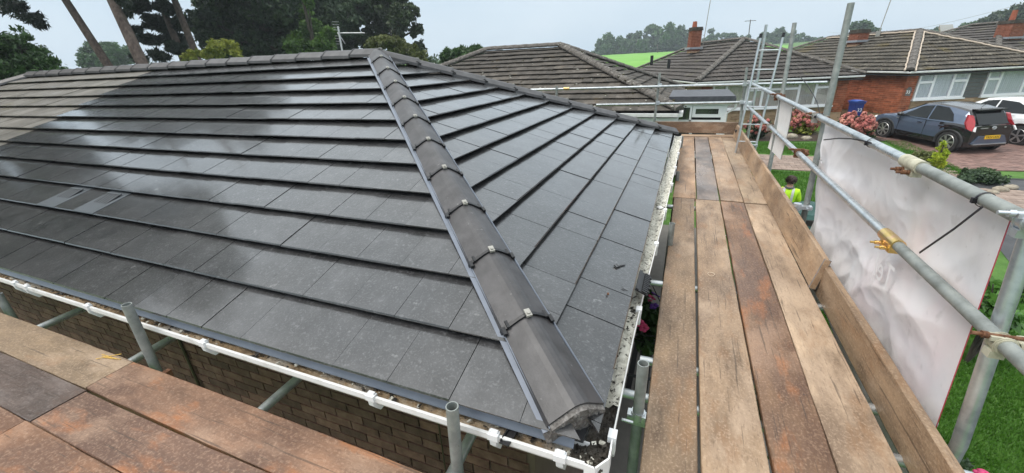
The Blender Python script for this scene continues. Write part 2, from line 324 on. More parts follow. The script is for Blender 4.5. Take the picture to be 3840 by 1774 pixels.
road = sheet('road', [(2.0, -6), (10, -6), (13.5, 14.6), (6.6, 14.2)], .008, MT['asphalt'], 10, 24)
sheet('road', [(6.9, 14.2), (13.5, 14.6), (30, 16.5), (30, 12)], .008, MT['asphalt'], 10, 6)
def pavers(name, q, dz, m, bl, bw, cap, cen):
    s = sheet(name, q, dz, MT['joint'], 10, 10)
    e = Vector((q[1][0] - q[0][0], q[1][1] - q[0][1])).normalized(); n = Vector((-e.y, e.x))
    poly = [Vector(p) for p in q]; items = []
    us = [(p - poly[0]).dot(e) for p in poly]; vs_ = [(p - poly[0]).dot(n) for p in poly]
    j = 0; v = min(vs_)
    while v < max(vs_):
        u = min(us) + (bl / 2 if j % 2 else 0)
        while u < max(us):
            c = poly[0] + e * (u + bl / 2) + n * (v + bw / 2)
            if all((poly[(k + 1) % 4] - poly[k]).cross(c - poly[k]) > .06 for k in range(4)): items.append((-(c - Vector(cen)).length, c))
            u += bl
        v += bw; j += 1
    items.sort(key=lambda t: -t[0])
    mb = MB().box((-bl / 2 + .004, -bw / 2 + .004, -.01), (bl / 2 - .004, bw / 2 - .004, .014)); me, _ = mb.mesh('paver', m, (0, 0, 0))
    rest = MB()
    for k, (_, c) in enumerate(items):
        z = zg(c.x, c.y) + dz + random.uniform(-.002, .003)
        sl = .035 if c.y < 20 else 0
        ex = Vector((e.x, e.y, sl * e.y)).normalized(); nn = Vector((n.x, n.y, sl * n.y)).normalized()
        M = axes(Vector((c.x, c.y, z)), ex, nn, ex.cross(nn))
        if k < cap: inst('paver', me, M, s)
        else: rest.box((-bl / 2 + .004, -bw / 2 + .004, -.01), (bl / 2 - .004, bw / 2 - .004, .014), 0, M)
    if rest.v: rest.build('paver_field', m, s, kind='stuff')
    return s
pavers('path', [(1.4, 14.1), (7.0, 14.0), (7.0, 15.75), (1.4, 16.0)], .012, MT['pave2'], .3, .15, 260, (3.2, 15))
pavers('driveway', [(7.3, 14.9), (16, 15.8), (14.5, 22.4), (6.6, 19.9)], .012, MT['pave'], .22, .11, 300, (8.3, 16))
pavers('verge_paving', [(5.5, 10.9), (7.0, 10.9), (7.9, 13.2), (6.3, 13.2)], .012, MT['pave2'], .3, .15, 200, (6.6, 12))
sheet('flower_bed', [(1.5, 17.9), (7.0, 18.6), (7.0, 20.6), (1.2, 19.4)], .02, MT['soil'])
# grass blades on the lawns that show
def blades(name, rects, n, hgt, label=None):
    X = []; Y = []; A = np.array([abs((r[2] - r[0]) * (r[3] - r[1])) for r in rects]); pick = rng.choice(len(rects), n, p=A / A.sum())
    R_ = np.array(rects)[pick]; X = R_[:, 0] + rng.random(n) * (R_[:, 2] - R_[:, 0]); Y = R_[:, 1] + rng.random(n) * (R_[:, 3] - R_[:, 1])
    Z = -2.15 + .035 * np.clip(Y - 3, 0, 17)
    th = rng.random(n) * 6.283; w_ = .005 + .004 * rng.random(n); hh = hgt * (.6 + .8 * rng.random(n)); ln = rng.normal(0, .02, (n, 2))
    B = np.stack([X, Y, Z], 1); dx = np.stack([np.cos(th) * w_, np.sin(th) * w_, 0 * w_], 1); T = B + np.stack([ln[:, 0], ln[:, 1], hh], 1)
    V = np.stack([B - dx, B + dx, T], 1).reshape(-1, 3); F = np.arange(3 * n).reshape(-1, 3)
    return raw(name, V, F, MT['blade'], label=label, cat='grass', kind='stuff')
blades('lawn_grass', [(1.2, 1.5, 4.35, 8.5)], 110000, .05, 'short bright green lawn grass beside the scaffold')
blades('lawn_grass', [(1.2, 8.5, 5.0, 13.9), (1.6, 16.1, 6.4, 17.9), (6.7, 14.3, 7.3, 18.6)], 60000, .06, 'lawn grass beside the paved path and driveway across the way')
# ================================================================== roofs
def clip(poly, a, b, c):            # keep a*u + b*s <= c
    out = []
    for i in range(len(poly)):
        p, q = poly[i], poly[(i + 1) % len(poly)]; fp = a * p[0] + b * p[1] - c; fq = a * q[0] + b * q[1] - c
        if fp <= 0: out.append(p)
        if fp * fq < 0:
            t = fp / (fp - fq); out.append((p[0] + (q[0] - p[0]) * t, p[1] + (q[1] - p[1]) * t))
    return out
def slope(A, e, n, pitch, L, S, kl, kr, g, tw, hn=.06, ht=.016, th=.01, gap=.0025, tl=None, m_=.03, prof=0, umin=None, umax=None, u0=0.0, skip=None):
    """list of tiles of one roof slope: (distance, full?, matrix or polygon ...)"""
    A = Vector(A); e = Vector(e).normalized(); n = Vector(n).normalized(); cp, sp = math.cos(pitch), math.sin(pitch)
    up = Vector((n.x * cp, n.y * cp, sp)); nor = e.cross(up)
    if nor.z < 0: nor = -nor
    tl = tl or g + .05; out = []
    for i in range(int(math.ceil(S / g - .05))):
        s0 = i * g; s1 = min(s0 + tl, S)
        u = -tw * 2 + u0 + (tw / 2 if i % 2 else 0)
        k = 0
        while u < L + tw:
            a, b = u + gap / 2, u + tw - gap / 2
            if umin is not None: a = max(a, umin)
            if umax is not None: b = min(b, umax)
            if b - a > .02:
                poly = [(a, s0), (b, s0), (b, s1), (a, s1)]
                cl = clip(clip(poly, -1, kl * cp, -m_ if kl else 0), 1, kr * cp, L - (m_ if kr else 0)) if (kl or kr) else poly
                if len(cl) > 2:
                    full = len(cl) == 4 and abs(cl[0][0] - a) < 1e-6 and all(any(abs(x - p) + abs(y - q) < 1e-6 for p, q in poly) for x, y in cl) and abs(b - a - tw + gap) < 1e-6 and abs(s1 - s0 - tl) < 1e-6
                    cx = sum(p[0] for p in cl) / len(cl); cs = sum(p[1] for p in cl) / len(cl)
                    W_ = A + e * cx + up * cs
                    if not (skip and skip(i, (a + b) / 2)):
                        out.append(dict(d=(W_ - CAM).length, full=full, poly=cl, u=a, s=s0, M=axes(A, e, up, nor), hn=hn, ht=ht, th=th, tl=tl, w=tw - gap, prof=prof, i=i))
            u += tw; k += 1
    return out
def tile_prism(mb, t, local=True, jit=0):
    o = (t['poly'][0][0], t['s']); V = []
    P = t['poly']; k = len(P)
    def z(s): return t['hn'] + (t['ht'] - t['hn']) * (s - t['s']) / t['tl'] + jit
    top = [Vector((x, y, z(y))) for x, y in P]; bot = [Vector((x, y, max(z(y) - t['th'], -.01))) for x, y in P]
    if not local: top = [t['M'] @ p for p in top]; bot = [t['M'] @ p for p in bot]
    mb.add(top + bot, [tuple(range(k)), tuple(range(2 * k - 1, k - 1, -1))] + [(i, k + i, k + (i + 1) % k, (i + 1) % k) for i in range(k)])
def full_mesh(t, m):
    mb = MB(); w_, tl, th = t['w'], t['tl'], t['th']
    if not t['prof']:
        b = .006        # rounded nose edge
        sec = [(0, t['hn'] - th), (0, t['hn'] - b), (b, t['hn']), (tl, t['ht']), (tl, t['ht'] - th * .8)]
        mb.sweep([(y, z) for y, z in sec], (0, 0, 0), (w_, 0, 0), Vector((0, 1, 0)), Vector((0, 0, 1)))
    else:
        ns = 9; top = []; 
        for y, hz in ((0, t['hn']), (tl, t['ht'])):
            top.append([Vector((w_ * i / ns, y, hz + t['prof'] * (.5 - .5 * math.cos(4 * math.pi * i / ns)))) for i in range(ns + 1)])
        bot = [[p - Vector((0, 0, th)) for p in r] for r in top]
        mb.grid([top[1], top[0]]); mb.grid([top[0], bot[0]], smooth=False); mb.add([top[0][0], top[1][0], bot[1][0], bot[0][0]], [(0, 1, 2, 3)]); mb.add([top[0][-1], top[1][-1], bot[1][-1], bot[0][-1]], [(3, 2, 1, 0)])
    return mb.mesh('tile', m, (0, 0, 0))[0]
def lay(parent, tiles, m, cap=300, jit=.0025, tone=None):
    tiles = sorted(tiles, key=lambda t: t['d']); rest = MB(); shared = None
    for k, t in enumerate(tiles):
        if k < cap:
            if t['full']:
                if shared is None: shared = {}
                key = (round(t['w'], 4), round(t['tl'], 4), t['prof'])
                if key not in shared: shared[key] = full_mesh(t, m)
                M = t['M'] @ Matrix.Translation((t['u'], t['s'], random.uniform(-jit, jit))) @ Matrix.Rotation(random.gauss(0, .0025), 4, 'Y') @ Matrix.Rotation(random.gauss(0, .002), 4, 'Z')
                inst('tile', shared[key], M, parent, tone(M.translation) if tone else None)
            else:
                mb = MB(); tile_prism(mb, t); me, c = mb.mesh('tile', m); inst('tile', me, t['M'] @ Matrix.Translation(c), parent, tone((t['M'] @ Matrix.Translation(c)).translation) if tone else None)
        else: tile_prism(rest, t, False, random.uniform(-jit, jit))
    if rest.v: rest.build('tile_field', m, parent, kind='stuff')
def caps(parent, a, b, length, sec, m, name, start=0.0, lift=0.0, taper=.012):
    a = Vector(a); b = Vector(b); d = (b - a).normalized(); lat = d.cross(Vector((0, 0, 1))).normalized(); up = lat.cross(d)
    T = (b - a).length; s = start; out = []
    while s < T - .02:
        s1 = min(s + length, T); p, q = a + d * s + up * (lift + taper), a + d * s1 + up * lift
        mb = MB(); n = len(sec)
        vs = [p + lat * x + up * y for x, y in sec] + [q + lat * x * .97 + up * y for x, y in sec]
        fs = [(k, (k + 1) % n, n + (k + 1) % n, n + k) for k in range(n)]
        mb.add(vs, fs, 0, n > 9 or sec is not SEC); mb.add(vs[:n], [tuple(range(n))[::-1]]); mb.add(vs[n:], [tuple(range(n))])
        mb.build(name, m, parent); out.append((s, s1)); s = s1
    return d, lat, up, out
def half_round(r, h, n=8):
    return [(r * math.cos(math.pi * k / n), h * math.sin(math.pi * k / n)) for k in range(n + 1)]
def solid(name, V, F, m, parent): return MB().add([Vector(v) for v in V], F).build(name, m, parent)
X_, Y_ = Vector((1, 0, 0)), Vector((0, 1, 0))
TAN = .412; PITCH = math.atan(TAN); CP = math.cos(PITCH)
# ------------------------------------------------------------------ the re-roofed bungalow (two halves under one hipped roof)
EX, EY, BY = -.178, 1.035, 7.805            # eave lines: right, front, back
HW = (BY - EY) / 2; AY = EY + HW; AX = EX - HW; RIDL = -12.0; PARTY = -7.94; LX = RIDL - HW
ZE = .283 - .045                             # roof plane at the eave (underside of the tiles)
ZR = ZE + HW * TAN
G_ = .302; TW = .30
house = thing('bungalow', (-4, 4.4, zg(0, 3)), 'brick bungalow with freshly laid dark grey tiled hip roof and white gutters', 'house')
roof = solid('roof', [(EX - .03, EY + .03, ZE - .02), (PARTY, EY + .03, ZE - .02), (PARTY, BY - .03, ZE - .02), (EX - .03, BY - .03, ZE - .02), (AX, AY, ZR - .03), (PARTY, AY, ZR - .03)],
             [(0, 4, 5, 1), (0, 3, 4), (3, 2, 5, 4), (1, 5, 2), (0, 1, 2, 3)], MT['deckdark'], house)
LF = EX - LX; S_ = HW / CP - .02
vents = [((235, 487), 0), ((318, 500), 0)]
def vent_skip(i, um):
    return False
# front slope: u runs along -X from the right corner
front = slope((EX, EY, ZE), -X_, Y_, PITCH, LF, S_, 1, 1, G_, TW, u0=.255, umax=EX - PARTY)
def frontu(px, py):                          # pixel -> (u, s) on the front slope
    d = ray(px, py); t = (CAM.z - ZE - .04 + EY * TAN) / (d.y * TAN - d.z); p = CAM + d * t
    return EX - p.x, (p.y - EY) / CP
vtiles = []
u, s = frontu(296, 505); best = min(front, key=lambda t: abs(t['u'] + .15 - u) + abs(t['s'] + .15 - s) * 2)
for t in [best] + [t for t in front if t['i'] == best['i'] and abs(t['u'] - best['u'] - 2 * TW) < .01]: front.remove(t); vtiles.append(t)
right = slope((EX, BY, ZE), -Y_, -X_, PITCH, BY - EY, S_, 1, 1, G_, TW, u0=.1)
def tile_tone(p):                                 # front tiles get paler towards the near corner, with pale bloom beside the hip
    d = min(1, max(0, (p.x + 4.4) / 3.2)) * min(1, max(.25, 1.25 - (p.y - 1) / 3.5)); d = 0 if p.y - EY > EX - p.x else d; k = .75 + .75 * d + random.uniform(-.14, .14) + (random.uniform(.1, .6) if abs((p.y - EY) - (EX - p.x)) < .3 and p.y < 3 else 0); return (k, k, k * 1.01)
lay(roof, front + right, MT['tile'], 300, tone=tile_tone)
MT['vent'] = plain('pale_grey_vent_plastic', (.065, .075, .085), .4); MT['ventdark'] = plain('vent_grille_dark', (.02, .023, .027), .5)
for t in vtiles:                             # two pale vent tiles
    M = t['M'] @ Matrix.Translation((t['u'], t['s'], .004))
    inst('vent_tile', full_mesh(t, MT['vent']), M, roof)
    mb = MB(); z0 = lambda y: t['hn'] + (t['ht'] - t['hn']) * y / t['tl']
    mb.box((.05, .1, z0(.1) - .004), (.25, .25, z0(.25) + .004), 0)
    for k in range(5): mb.box((.06 + k * .038, .105, z0(.1) - .002), (.072 + k * .038, .245, z0(.24) + .012), 1)
    for k in range(2): mb.box((.05, .085 + .17 * k, z0(.1) - .01), (.25, .1 + .17 * k, z0(.24) + .014), 1)
    me, c = mb.mesh('vent_grille', [MT['ventdark'], MT['vent']], (0, 0, 0)); inst('vent_grille', me, M, roof)
# back slope is never seen: one plain field of tiles
back = slope((PARTY, BY, ZE), X_, -Y_, PITCH, EX - PARTY, S_, 0, 1, G_, TW)
rb = MB(); [tile_prism(rb, t, False) for t in back]; rb.build('tile_field', MT['tile'], roof, kind='stuff')
# hip and ridge tiles: angled caps with black unions and screw clips
SEC = [(-.122, -.04), (-.115, -.008), (-.042, .042), (-.02, .053), (0, .056), (.02, .053), (.042, .042), (.115, -.008), (.122, -.04)]
def hipline(parent, a, b, length, clips=True, start=0.0):
    d, lat, up, segs = caps(parent, a, b, length, SEC, MT['hip'], 'hip_tile', start, .028)
    for s, s1 in segs[1:]:
        p = Vector(a) + d * s + up * (.028 + .004)
        mb = MB(); k = len(SEC)
        for i in range(k - 1):               # the black union shows as a broken strip under the lap
            (x0, y0), (x1, y1) = SEC[i], SEC[i + 1]
            if i in (3, 4) and clips is False: continue
            q = [p + lat * x * 1.02 + up * (y + dz) + d * w_ for w_ in (-.014, .006) for x, y, dz in ((x0, y0, .007), (x1, y1, .007))]
            r = [p + lat * x * 1.02 + up * (y + dz) + d * w_ for w_ in (-.014, .006) for x, y, dz in ((x0, y0, -.01), (x1, y1, -.01))]
            mb.add(q + r, [(0, 1, 3, 2), (4, 6, 7, 5), (0, 2, 6, 4), (1, 5, 7, 3), (0, 4, 5, 1), (2, 3, 7, 6)])
        for sg in (-1, 1):
            for x0, w_, hgt in ((.092, .012, .007), (.113, .016, .01)):
                y0 = np.interp(x0, [0, .02, .042, .115, .122], [.056, .053, .042, -.008, -.04])
                M = axes(p + lat * x0 * sg + up * (y0 + .006) + d * (-.008 + .012 * math.sin(x0 * 150)), lat, d, up)
                mb.box((-w_ / 2, -.02, -.006), (w_ / 2, .018, hgt), 0, M)
        mb.build('hip_union', MT['black'], parent)
        mc = MB(); M = axes(p + up * .057, lat, d, up)
        mc.box((-.013, -.024, 0), (.013, .016, .012), 0, M); mc.cyl(M @ Vector((0, -.008, .01)), M @ Vector((0, -.008, .018)), .008, 10)
        mc.build('hip_clip', MT['greysteel'], parent)
    return d, lat, up
ap = Vector((AX, AY, ZR + .02))
hd, hl, hu = hipline(roof, (EX - .07, EY + .07, ZE + .05), ap, .452)
hipline(roof, (EX + .03, BY - .02, ZE + .02), ap, .452)
caps(roof, (PARTY, AY, ZR + .02), (AX + .05, AY, ZR + .02), .45, SEC, MT['hip'], 'ridge_tile', 0, .028)
nrt = int((AX - PARTY) / .45)
for k in range(1, nrt + 1):
    p = Vector((PARTY + .45 * k, AY, ZR + .02)); mb = MB()
    for i in range(8):
        (x0, y0), (x1, y1) = SEC[i], SEC[i + 1]
        mb.add([p + Vector((dx, -x * 1.02, y + .028 + dz)) for dz in (.016, -.005) for dx in (-.016, .004) for x, y in ((x0, y0), (x1, y1))], [(0, 1, 3, 2), (4, 6, 7, 5), (0, 2, 6, 4), (1, 5, 7, 3), (0, 4, 5, 1), (2, 3, 7, 6)])
    mb.build('ridge_union', MT['black'], roof)
# bedded hip end: rough mortar under the last hip tile
mb = MB(); a0 = Vector((EX - .06, EY + .06, ZE + .05))
N_ = 14
sec_m = [(x * .97, y + .026) for x, y in SEC[1:-1]] + [(.118, -.075), (-.118, -.075)]
mb.sweep(sec_m, a0 - hd * .008, a0 + hd * .16, hl, hu)
for k in range(60):
    x = random.uniform(-.11, .11); y1 = np.interp(abs(x), [0, .02, .042, .115, .122], [.056, .053, .042, -.008, -.04]); mb.ball(a0 + hl * x + hu * (random.uniform(-.07, y1 + .018)) - hd * .006, random.uniform(.005, .011), 6)
mb.build('hip_mortar', mat('hip_end_mortar', [(.07, .063, .06), (.15, .138, .13), (.26, .245, .235)], 60, rough=.95, bump=1, bscale=160, bdist=.006), roof)
# blue-grey tray that runs beside the hip on the front slope
lt = -hl if hl.y > 0 else hl
dt = (ap - Vector((EX, EY, ZE))).normalized()
flat = Vector((-1, 0, 0)) * 1.0
nf = Vector((0, -math.sin(PITCH), CP)); inl = nf.cross(dt); inl = inl if inl.x < 0 else -inl
b0 = Vector((EX, EY, ZE)) + inl * .098 + nf * .05; mb = MB()
mb.sweep([(0, 0), (.03, .002), (.03, .006), (.006, .006), (.004, .018), (0, .018)], b0 + dt * .1, b0 + dt * ((ap - b0).length - .15), inl, nf)
mb.build('hip_tray', MT['strip'], roof)
mb = MB(); r0 = Vector((EX, EY, ZE))
nr = Vector((math.sin(PITCH), 0, CP)); inr = nr.cross(dt); inr = inr if inr.y > 0 else -inr
b1 = Vector((EX, EY, ZE)) + inr * .105 + nr * .05
MB().sweep([(0, 0), (.02, .002), (.02, .006), (.004, .02), (0, .02)], b1 + dt * .12, b1 + dt * ((ap - b1).length - .15), inr, nr).build('hip_tray', MT['strip'], roof)
# eave strips (felt trays) that hang into the gutters
MB().sweep([(0, 0), (.0, .006), (-.026, -.034), (-.028, -.04)], (EX - .06, EY + .03, ZE + .012), (PARTY, EY + .03, ZE + .012), Y_, Vector((0, 0, 1))).build('eave_strip', MT['strip'], roof)
MB().sweep([(0, 0), (.0, .006), (.012, -.03), (.012, -.035)], (EX - .03, EY + .1, ZE + .012), (EX - .03, BY, ZE + .012), X_, Vector((0, 0, 1))).build('eave_strip', MT['black'], roof)
# walls of the house with single bricks where the front wall shows
WY = 1.4; WXR = EX - .35; ZG = zg(0, 3)
def coursed(parent, o, e, out, W_, H_, bl, bh, m, joint, th=.05, cap=300, jit=.002, name='brick', hole=None, z0=None):
    """single bricks in stretcher bond on a face: o lower start corner, e along, out outward normal"""
    o = Vector(o); e = Vector(e).normalized(); out = Vector(out).normalized(); upv = Vector((0, 0, 1)); items = []
    rows = int(round(H_ / bh)); full = {}
    for r in range(rows):
        u = -(bl / 2 if r % 2 else 0)
        while u < W_ - .01:
            a, b = max(u, 0), min(u + bl, W_)
            if b - a > .03 and not (hole and hole(a, b, r * bh)): items.append((a, b - joint, r * bh, r * bh + bh - joint))
            u += bl
    for a, b, c, d in items[:cap]:
        key = round(b - a, 3)
        if key not in full:
            mb = MB(); w_ = b - a; hh = d - c; bv = min(.004, hh * .1)
            mb.box((0, -th, 0), (w_, 0, hh)); full[key] = mb.mesh(name, m, (0, 0, 0))[0]
        inst(name, full[key], axes(o + e * a + upv * c + out * random.uniform(-jit, jit), e, -out, upv), parent)
    if len(items) > cap:
        mb = MB()
        for a, b, c, d in items[cap:]:
            M = axes(o + e * a + upv * c, e, -out, upv); mb.box((0, -th, 0), (b - a, 0, d - c), 0, M)
        mb.build(name + '_field', m, parent, kind='stuff')
wall = MB().box((PARTY, WY + .012, ZG), (WXR, BY - .35, ZE - .05)).build('wall', MT['mortar'], house)
coursed(wall, (-6.75, WY + .012, -.98), X_, -Y_, 6.75 - .55, .9, .225, .075, MT['brick'], .011, .012, 340)
MB().box((PARTY + .01, WY - .02, ZE - .2), (WXR + .02, WY + .006, ZE - .055)).build('fascia', MT['whiteframe'], house)
MB().box((PARTY + .01, EY + .07, ZE - .075), (WXR + .2, WY - .022, ZE - .06)).build('soffit', MT['whiteframe'], house)
# gutters
GZ = .2

lipF = .997
def lipR(y): return float(np.interp(y, [1, 2, 2.5, 3.5, 4.6, 6, 8], [-.112, -.113, -.1, -.072, -.046, -.025, -.006]))
sec = [(0, 0), (0, -.026), (.022, -.06), (.045, -.085), (.1, -.085), (.1, -.005), (.096, -.005), (.096, -.08), (.047, -.08), (.026, -.058), (.005, -.024), (.005, -.004), (.012, -.004), (.012, 0)]
gf = MB().sweep(sec, (PARTY - 5, lipF, GZ), (-.19, lipF, GZ), Y_, Vector((0, 0, 1))).build('gutter', MT['pvc'], house)
mb = MB(); ys = [1.1] + lin(1.4, 7.95, 16)
secR = [(0, 0), (0, -.03), (-.03, -.085), (-.125, -.085), (-.125, -.005), (-.12, -.005), (-.12, -.08), (-.033, -.08), (-.005, -.028), (-.005, 0)]
wob = {i: (random.uniform(-.006, .006) if 2 < i < 16 else 0) for i in range(len(ys))}
vs_ = []
for i, y in enumerate(ys): vs_ += [Vector((lipR(y) + wob[i] + x, y, GZ + z)) for x, z in secR]
k = len(secR)
mb.add(vs_, [(i * k + j, (i + 1) * k + j, (i + 1) * k + (j + 1) % k, i * k + (j + 1) % k) for i in range(len(ys) - 1) for j in range(k)])
gr = mb.build('gutter', MT['pvc'], house)
# corner piece with a chamfered outer corner
cpts = [(-.19, lipF), (-.15, lipF - .004), (lipR(1) + .002, 1.05), (lipR(1) + .002, 1.1)]
mb = MB()
for (x0, y0), (x1, y1) in zip(cpts, cpts[1:]):
    a = Vector((x0, y0, GZ)); b = Vector((x1, y1, GZ)); d = (b - a).normalized(); nn = Vector((d.y, -d.x, 0))
    mb.add([a, b, b - Vector((0, 0, .09)), a - Vector((0, 0, .09)), a - nn * .006, b - nn * .006, b - nn * .006 - Vector((0, 0, .09)), a - nn * .006 - Vector((0, 0, .09))], [(0, 1, 2, 3)[::-1], (4, 5, 6, 7), (0, 4, 5, 1)])
mb.add([(-.19, lipF, GZ - .085), (-.15, lipF - .003, GZ - .085), (lipR(1), 1.05, GZ - .085), (lipR(1), 1.1, GZ - .085), (-.21, 1.1, GZ - .085), (-.19, 1.1, GZ - .085)], [(0, 1, 2, 3, 4, 5)])
mb.build('gutter_corner', MT['pvc'], house)
def bracket(y_or_x, frontside, parent):
    mb = MB()
    if frontside:
        x = y_or_x
        mb.box((x - .022, lipF - .009, GZ - .02), (x + .022, lipF + .02, GZ + .008)); mb.add([Vector((x + a, lipF + b, GZ + c)) for a in (-.013, .013) for b, c in ((-.008, -.015), (-.003, -.05), (.03, -.1), (.05, -.1), (.05, -.08), (.004, -.02))], [(0, 1, 2, 3, 4, 5), (11, 10, 9, 8, 7, 6)] + [(k, 6 + k, 6 + (k + 1) % 6, (k + 1) % 6) for k in range(6)]); mb.box((x - .013, lipF + .05, GZ - .1), (x + .013, lipF + .11, GZ - .088)); mb.box((x - .016, lipF + .004, GZ + .006), (x + .016, lipF + .018, GZ + .015))
    else:
        y = y_or_x; X0 = lipR(y)
        mb.box((X0 - .02, y - .022, GZ - .02), (X0 + .011, y + .022, GZ + .008)); mb.box((X0 - .001, y - .013, GZ - .093), (X0 + .009, y + .013, GZ - .018)); mb.box((X0 - .11, y - .013, GZ - .097), (X0 + .008, y + .013, GZ - .088))
    mb.build('gutter_bracket', MT['whiteframe'], parent)
for q in ((218, 770), (510, 866), (930, 992), (1240, 1095), (1408, 1148)): bracket(hit(*q, 1, lipF).x, True, gf)
for x in (-4.15, -4.32, -5.2, -6.2): bracket(x, True, gf)
for y in (1.155, 2.05, 3.0, 3.8, 4.7, 5.5, 6.4, 7.3): bracket(y, False, gr)
def silt(name, path, w0, w1, z, m, parent, n=90):
    P = []
    for i in range(n + 1):
        t = i / n; r = []
        for j in range(7):
            b = j / 6; p = path(t, w0 + (w1 - w0) * b); r.append(Vector((p[0], p[1], z + .012 * math.sin(t * 61 + j) * math.sin(t * 23 + 2 * j) + random.uniform(0, .013) + .012 * abs(b - .5))))
        P.append(r)
    return MB().grid(P).build(name, m, parent, kind='stuff')
silt('gutter_silt', lambda t, b: (-8 + 7.75 * t, lipF + b), .007, .095, GZ - .03, MT['silt'], gf, 260)
silt('lichen_crust', lambda t, b: (lipR(1.3 + 6.6 * t) - b, 1.3 + 6.6 * t), .006, .118, GZ - .018, MT['lichen'], gr, 220)
silt('muck', lambda t, b: (lipR(1.06 + .3 * t) - b, 1.06 + .3 * t), .01, .095, GZ - .03, MT['muck'], gr, 24)
silt('muck', lambda t, b: (-.33 + .19 * t, lipF + .012 + b), .0, .085, GZ - .04, MT['muck'], gf, 20)
mb = MB()
for k in range(130):
    t = random.random()
    if random.random() < .75: c = Vector((-.27 + random.random() * .14, 1.01 + random.random() * .07, GZ - .035 + random.random() * .01))
    else: y = 1.1 + random.random() ** 2 * 1.2; c = Vector((lipR(y) - .02 - random.random() * .07, y, GZ - .012 + random.random() * .01))
    M = Matrix.Translation(c) @ Matrix.Rotation(random.random() * 6, 4, 'Z') @ Matrix.Rotation(random.random() * .8, 4, 'X'); q = .003 + random.random() * .008
    mb.box((-q, -q * .7, -q * .4), (q, q * .7, q * .4), 0 if random.random() < .85 else 1, M)
mb.build('gutter_debris', [MT['muck'], MT['lichen']], gr, kind='stuff')
mb = MB()
for k in range(220):
    x = -.3 - random.random() ** 1.3 * 5; c = Vector((x, lipF + .015 + random.random() * .07, GZ - .016 + random.random() * .012))
    M = Matrix.Translation(c) @ Matrix.Rotation(random.random() * 6, 4, 'Z') @ Matrix.Rotation(random.random() * .8, 4, 'X'); q = .002 + random.random() ** 2 * .012
    mb.box((-q, -q * .6, -q * .25), (q, q * .6, q * .25), random.choice([0, 0, 1]), M)
mb.build('gutter_debris', [MT['muck'], MT['lichen']], gf, kind='stuff')
# vertical cable / dark pipe strips on the front wall
for q, w_ in (((490, 930), .022), ((1120, 1150), .01)):
    p = hit(*q, 1, WY); MB().cyl((p.x, WY - .015, -1.3), (p.x, WY - .015, ZE - .2), w_ / 2, 8).build('wall_pipe', plain('brown_pipe', (.05, .035, .02), .5), house)
# ------------------------------------------------------------------ the attached neighbour half
nb = thing('attached_bungalow', (-11.5, 4.4, ZG), 'attached left half of the bungalow under old brownish weathered roof tiles', 'house')
nroof = solid('roof', [(PARTY, EY + .03, ZE - .02), (LX + .03, EY + .03, ZE - .02), (LX + .03, BY - .03, ZE - .02), (PARTY, BY - .03, ZE - .02), (PARTY, AY, ZR - .03), (RIDL, AY, ZR - .03)],
              [(0, 4, 5, 1), (1, 5, 2), (3, 2, 5, 4), (0, 3, 4), (0, 1, 2, 3)], MT['deckdark'], nb)
nf_t = slope((EX, EY, ZE), -X_, Y_, PITCH, LF, S_, 1, 1, G_, TW, u0=.255, umin=EX - PARTY + .004)
nl_t = slope((LX, EY, ZE), Y_, X_, PITCH, BY - EY, S_, 1, 1, G_, TW)
lay(nroof, nf_t, MT['oldtile'], 300)
nlb = MB(); [tile_prism(nlb, t, False) for t in nl_t]; nlb.build('tile_field', MT['oldtile'], nroof, kind='stuff')
d_, l_, u_, sg = caps(nroof, (RIDL - .05, AY, ZR + .02), (PARTY - .004, AY, ZR + .02), .45, SEC, MT['hip'], 'ridge_tile', 0, .028)
caps(nroof, (LX, EY, ZE + .02), (RIDL, AY, ZR + .02), .45, SEC, MT['hip'], 'hip_tile', 0, .028)
caps(nroof, (LX, BY, ZE + .02), (RIDL, AY, ZR + .02), .45, SEC, MT['hip'], 'hip_tile', 0, .028)
for s0, s1 in sg[1:]:
    p = Vector((RIDL - .05 + s0, AY, ZR + .02)); mb = MB()
    for i in range(8):
        (x0, y0), (x1, y1) = SEC[i], SEC[i + 1]
        mb.add([p + Vector((dx, -x * 1.02, y + .028 + dz)) for dz in (.016, -.005) for dx in (-.016, .004) for x, y in ((x0, y0), (x1, y1))], [(0, 1, 3, 2), (4, 6, 7, 5), (0, 2, 6, 4), (1, 5, 7, 3), (0, 4, 5, 1), (2, 3, 7, 6)])
    mb.build('ridge_union', MT['black'], nroof)
MB().box((LX + .4, WY + .013, ZG), (PARTY - .003, BY - .35, ZE - .05)).build('wall', MT['brick'], nb)
# ================================================================== scaffold
TR = .0242
sc = thing('scaffold', (.6, 4, zg(.6, 4)), 'galvanised tube scaffold with guard rails round the bungalow roof', 'scaffold')
def tube(name, a, b, m='tube', r=TR, hollow=True, parent=None, n=16):
    return MB().cyl(a, b, r, n, hollow=r * .84 if hollow else 0).build(name, MT[m], parent or sc)
RX, SX = 1.05, 1.105                         # rails inside, standards outside
ZU, ZL = .975, .603
ky = {}
def std_y(q, X0=SX): return hit(*q, 0, X0).y
y3 = std_y((2050, 400)); y4 = std_y((1983, 150)); y5 = std_y((2470, 960))
def lean(qtop, qbot, X0, Y0, zb=None, m='dulltube', parent=None, name='standard', z1=None):
    a = hit(*qtop, 0, X0); b = hit(*qbot, 0, X0); z0 = zg(X0, Y0) if zb is None else zb
    d = (a - b) / (a.z - b.z); t0 = b + d * (z0 - b.z); t0.y = b.y + (t0.y - b.y) * .25
    MB().tube([t0, b, a], TR, 16).build(name, MT[m], sc); return b
lean((2141, 8), (2022, 545), SX, y3); lean((1999, 58), (1940, 400), SX, y4, m='dulltube')
p5 = hit(2500, 860, 0, SX); q5 = hit(2414, 1115, 0, SX); d5 = (p5 - q5) / (p5.z - q5.z)
MB().tube([Vector((q5.x, q5.y, zg(1, 1))), q5, p5, p5 + d5 * 1.0], TR, 16).build('standard', MT['tube'], sc)
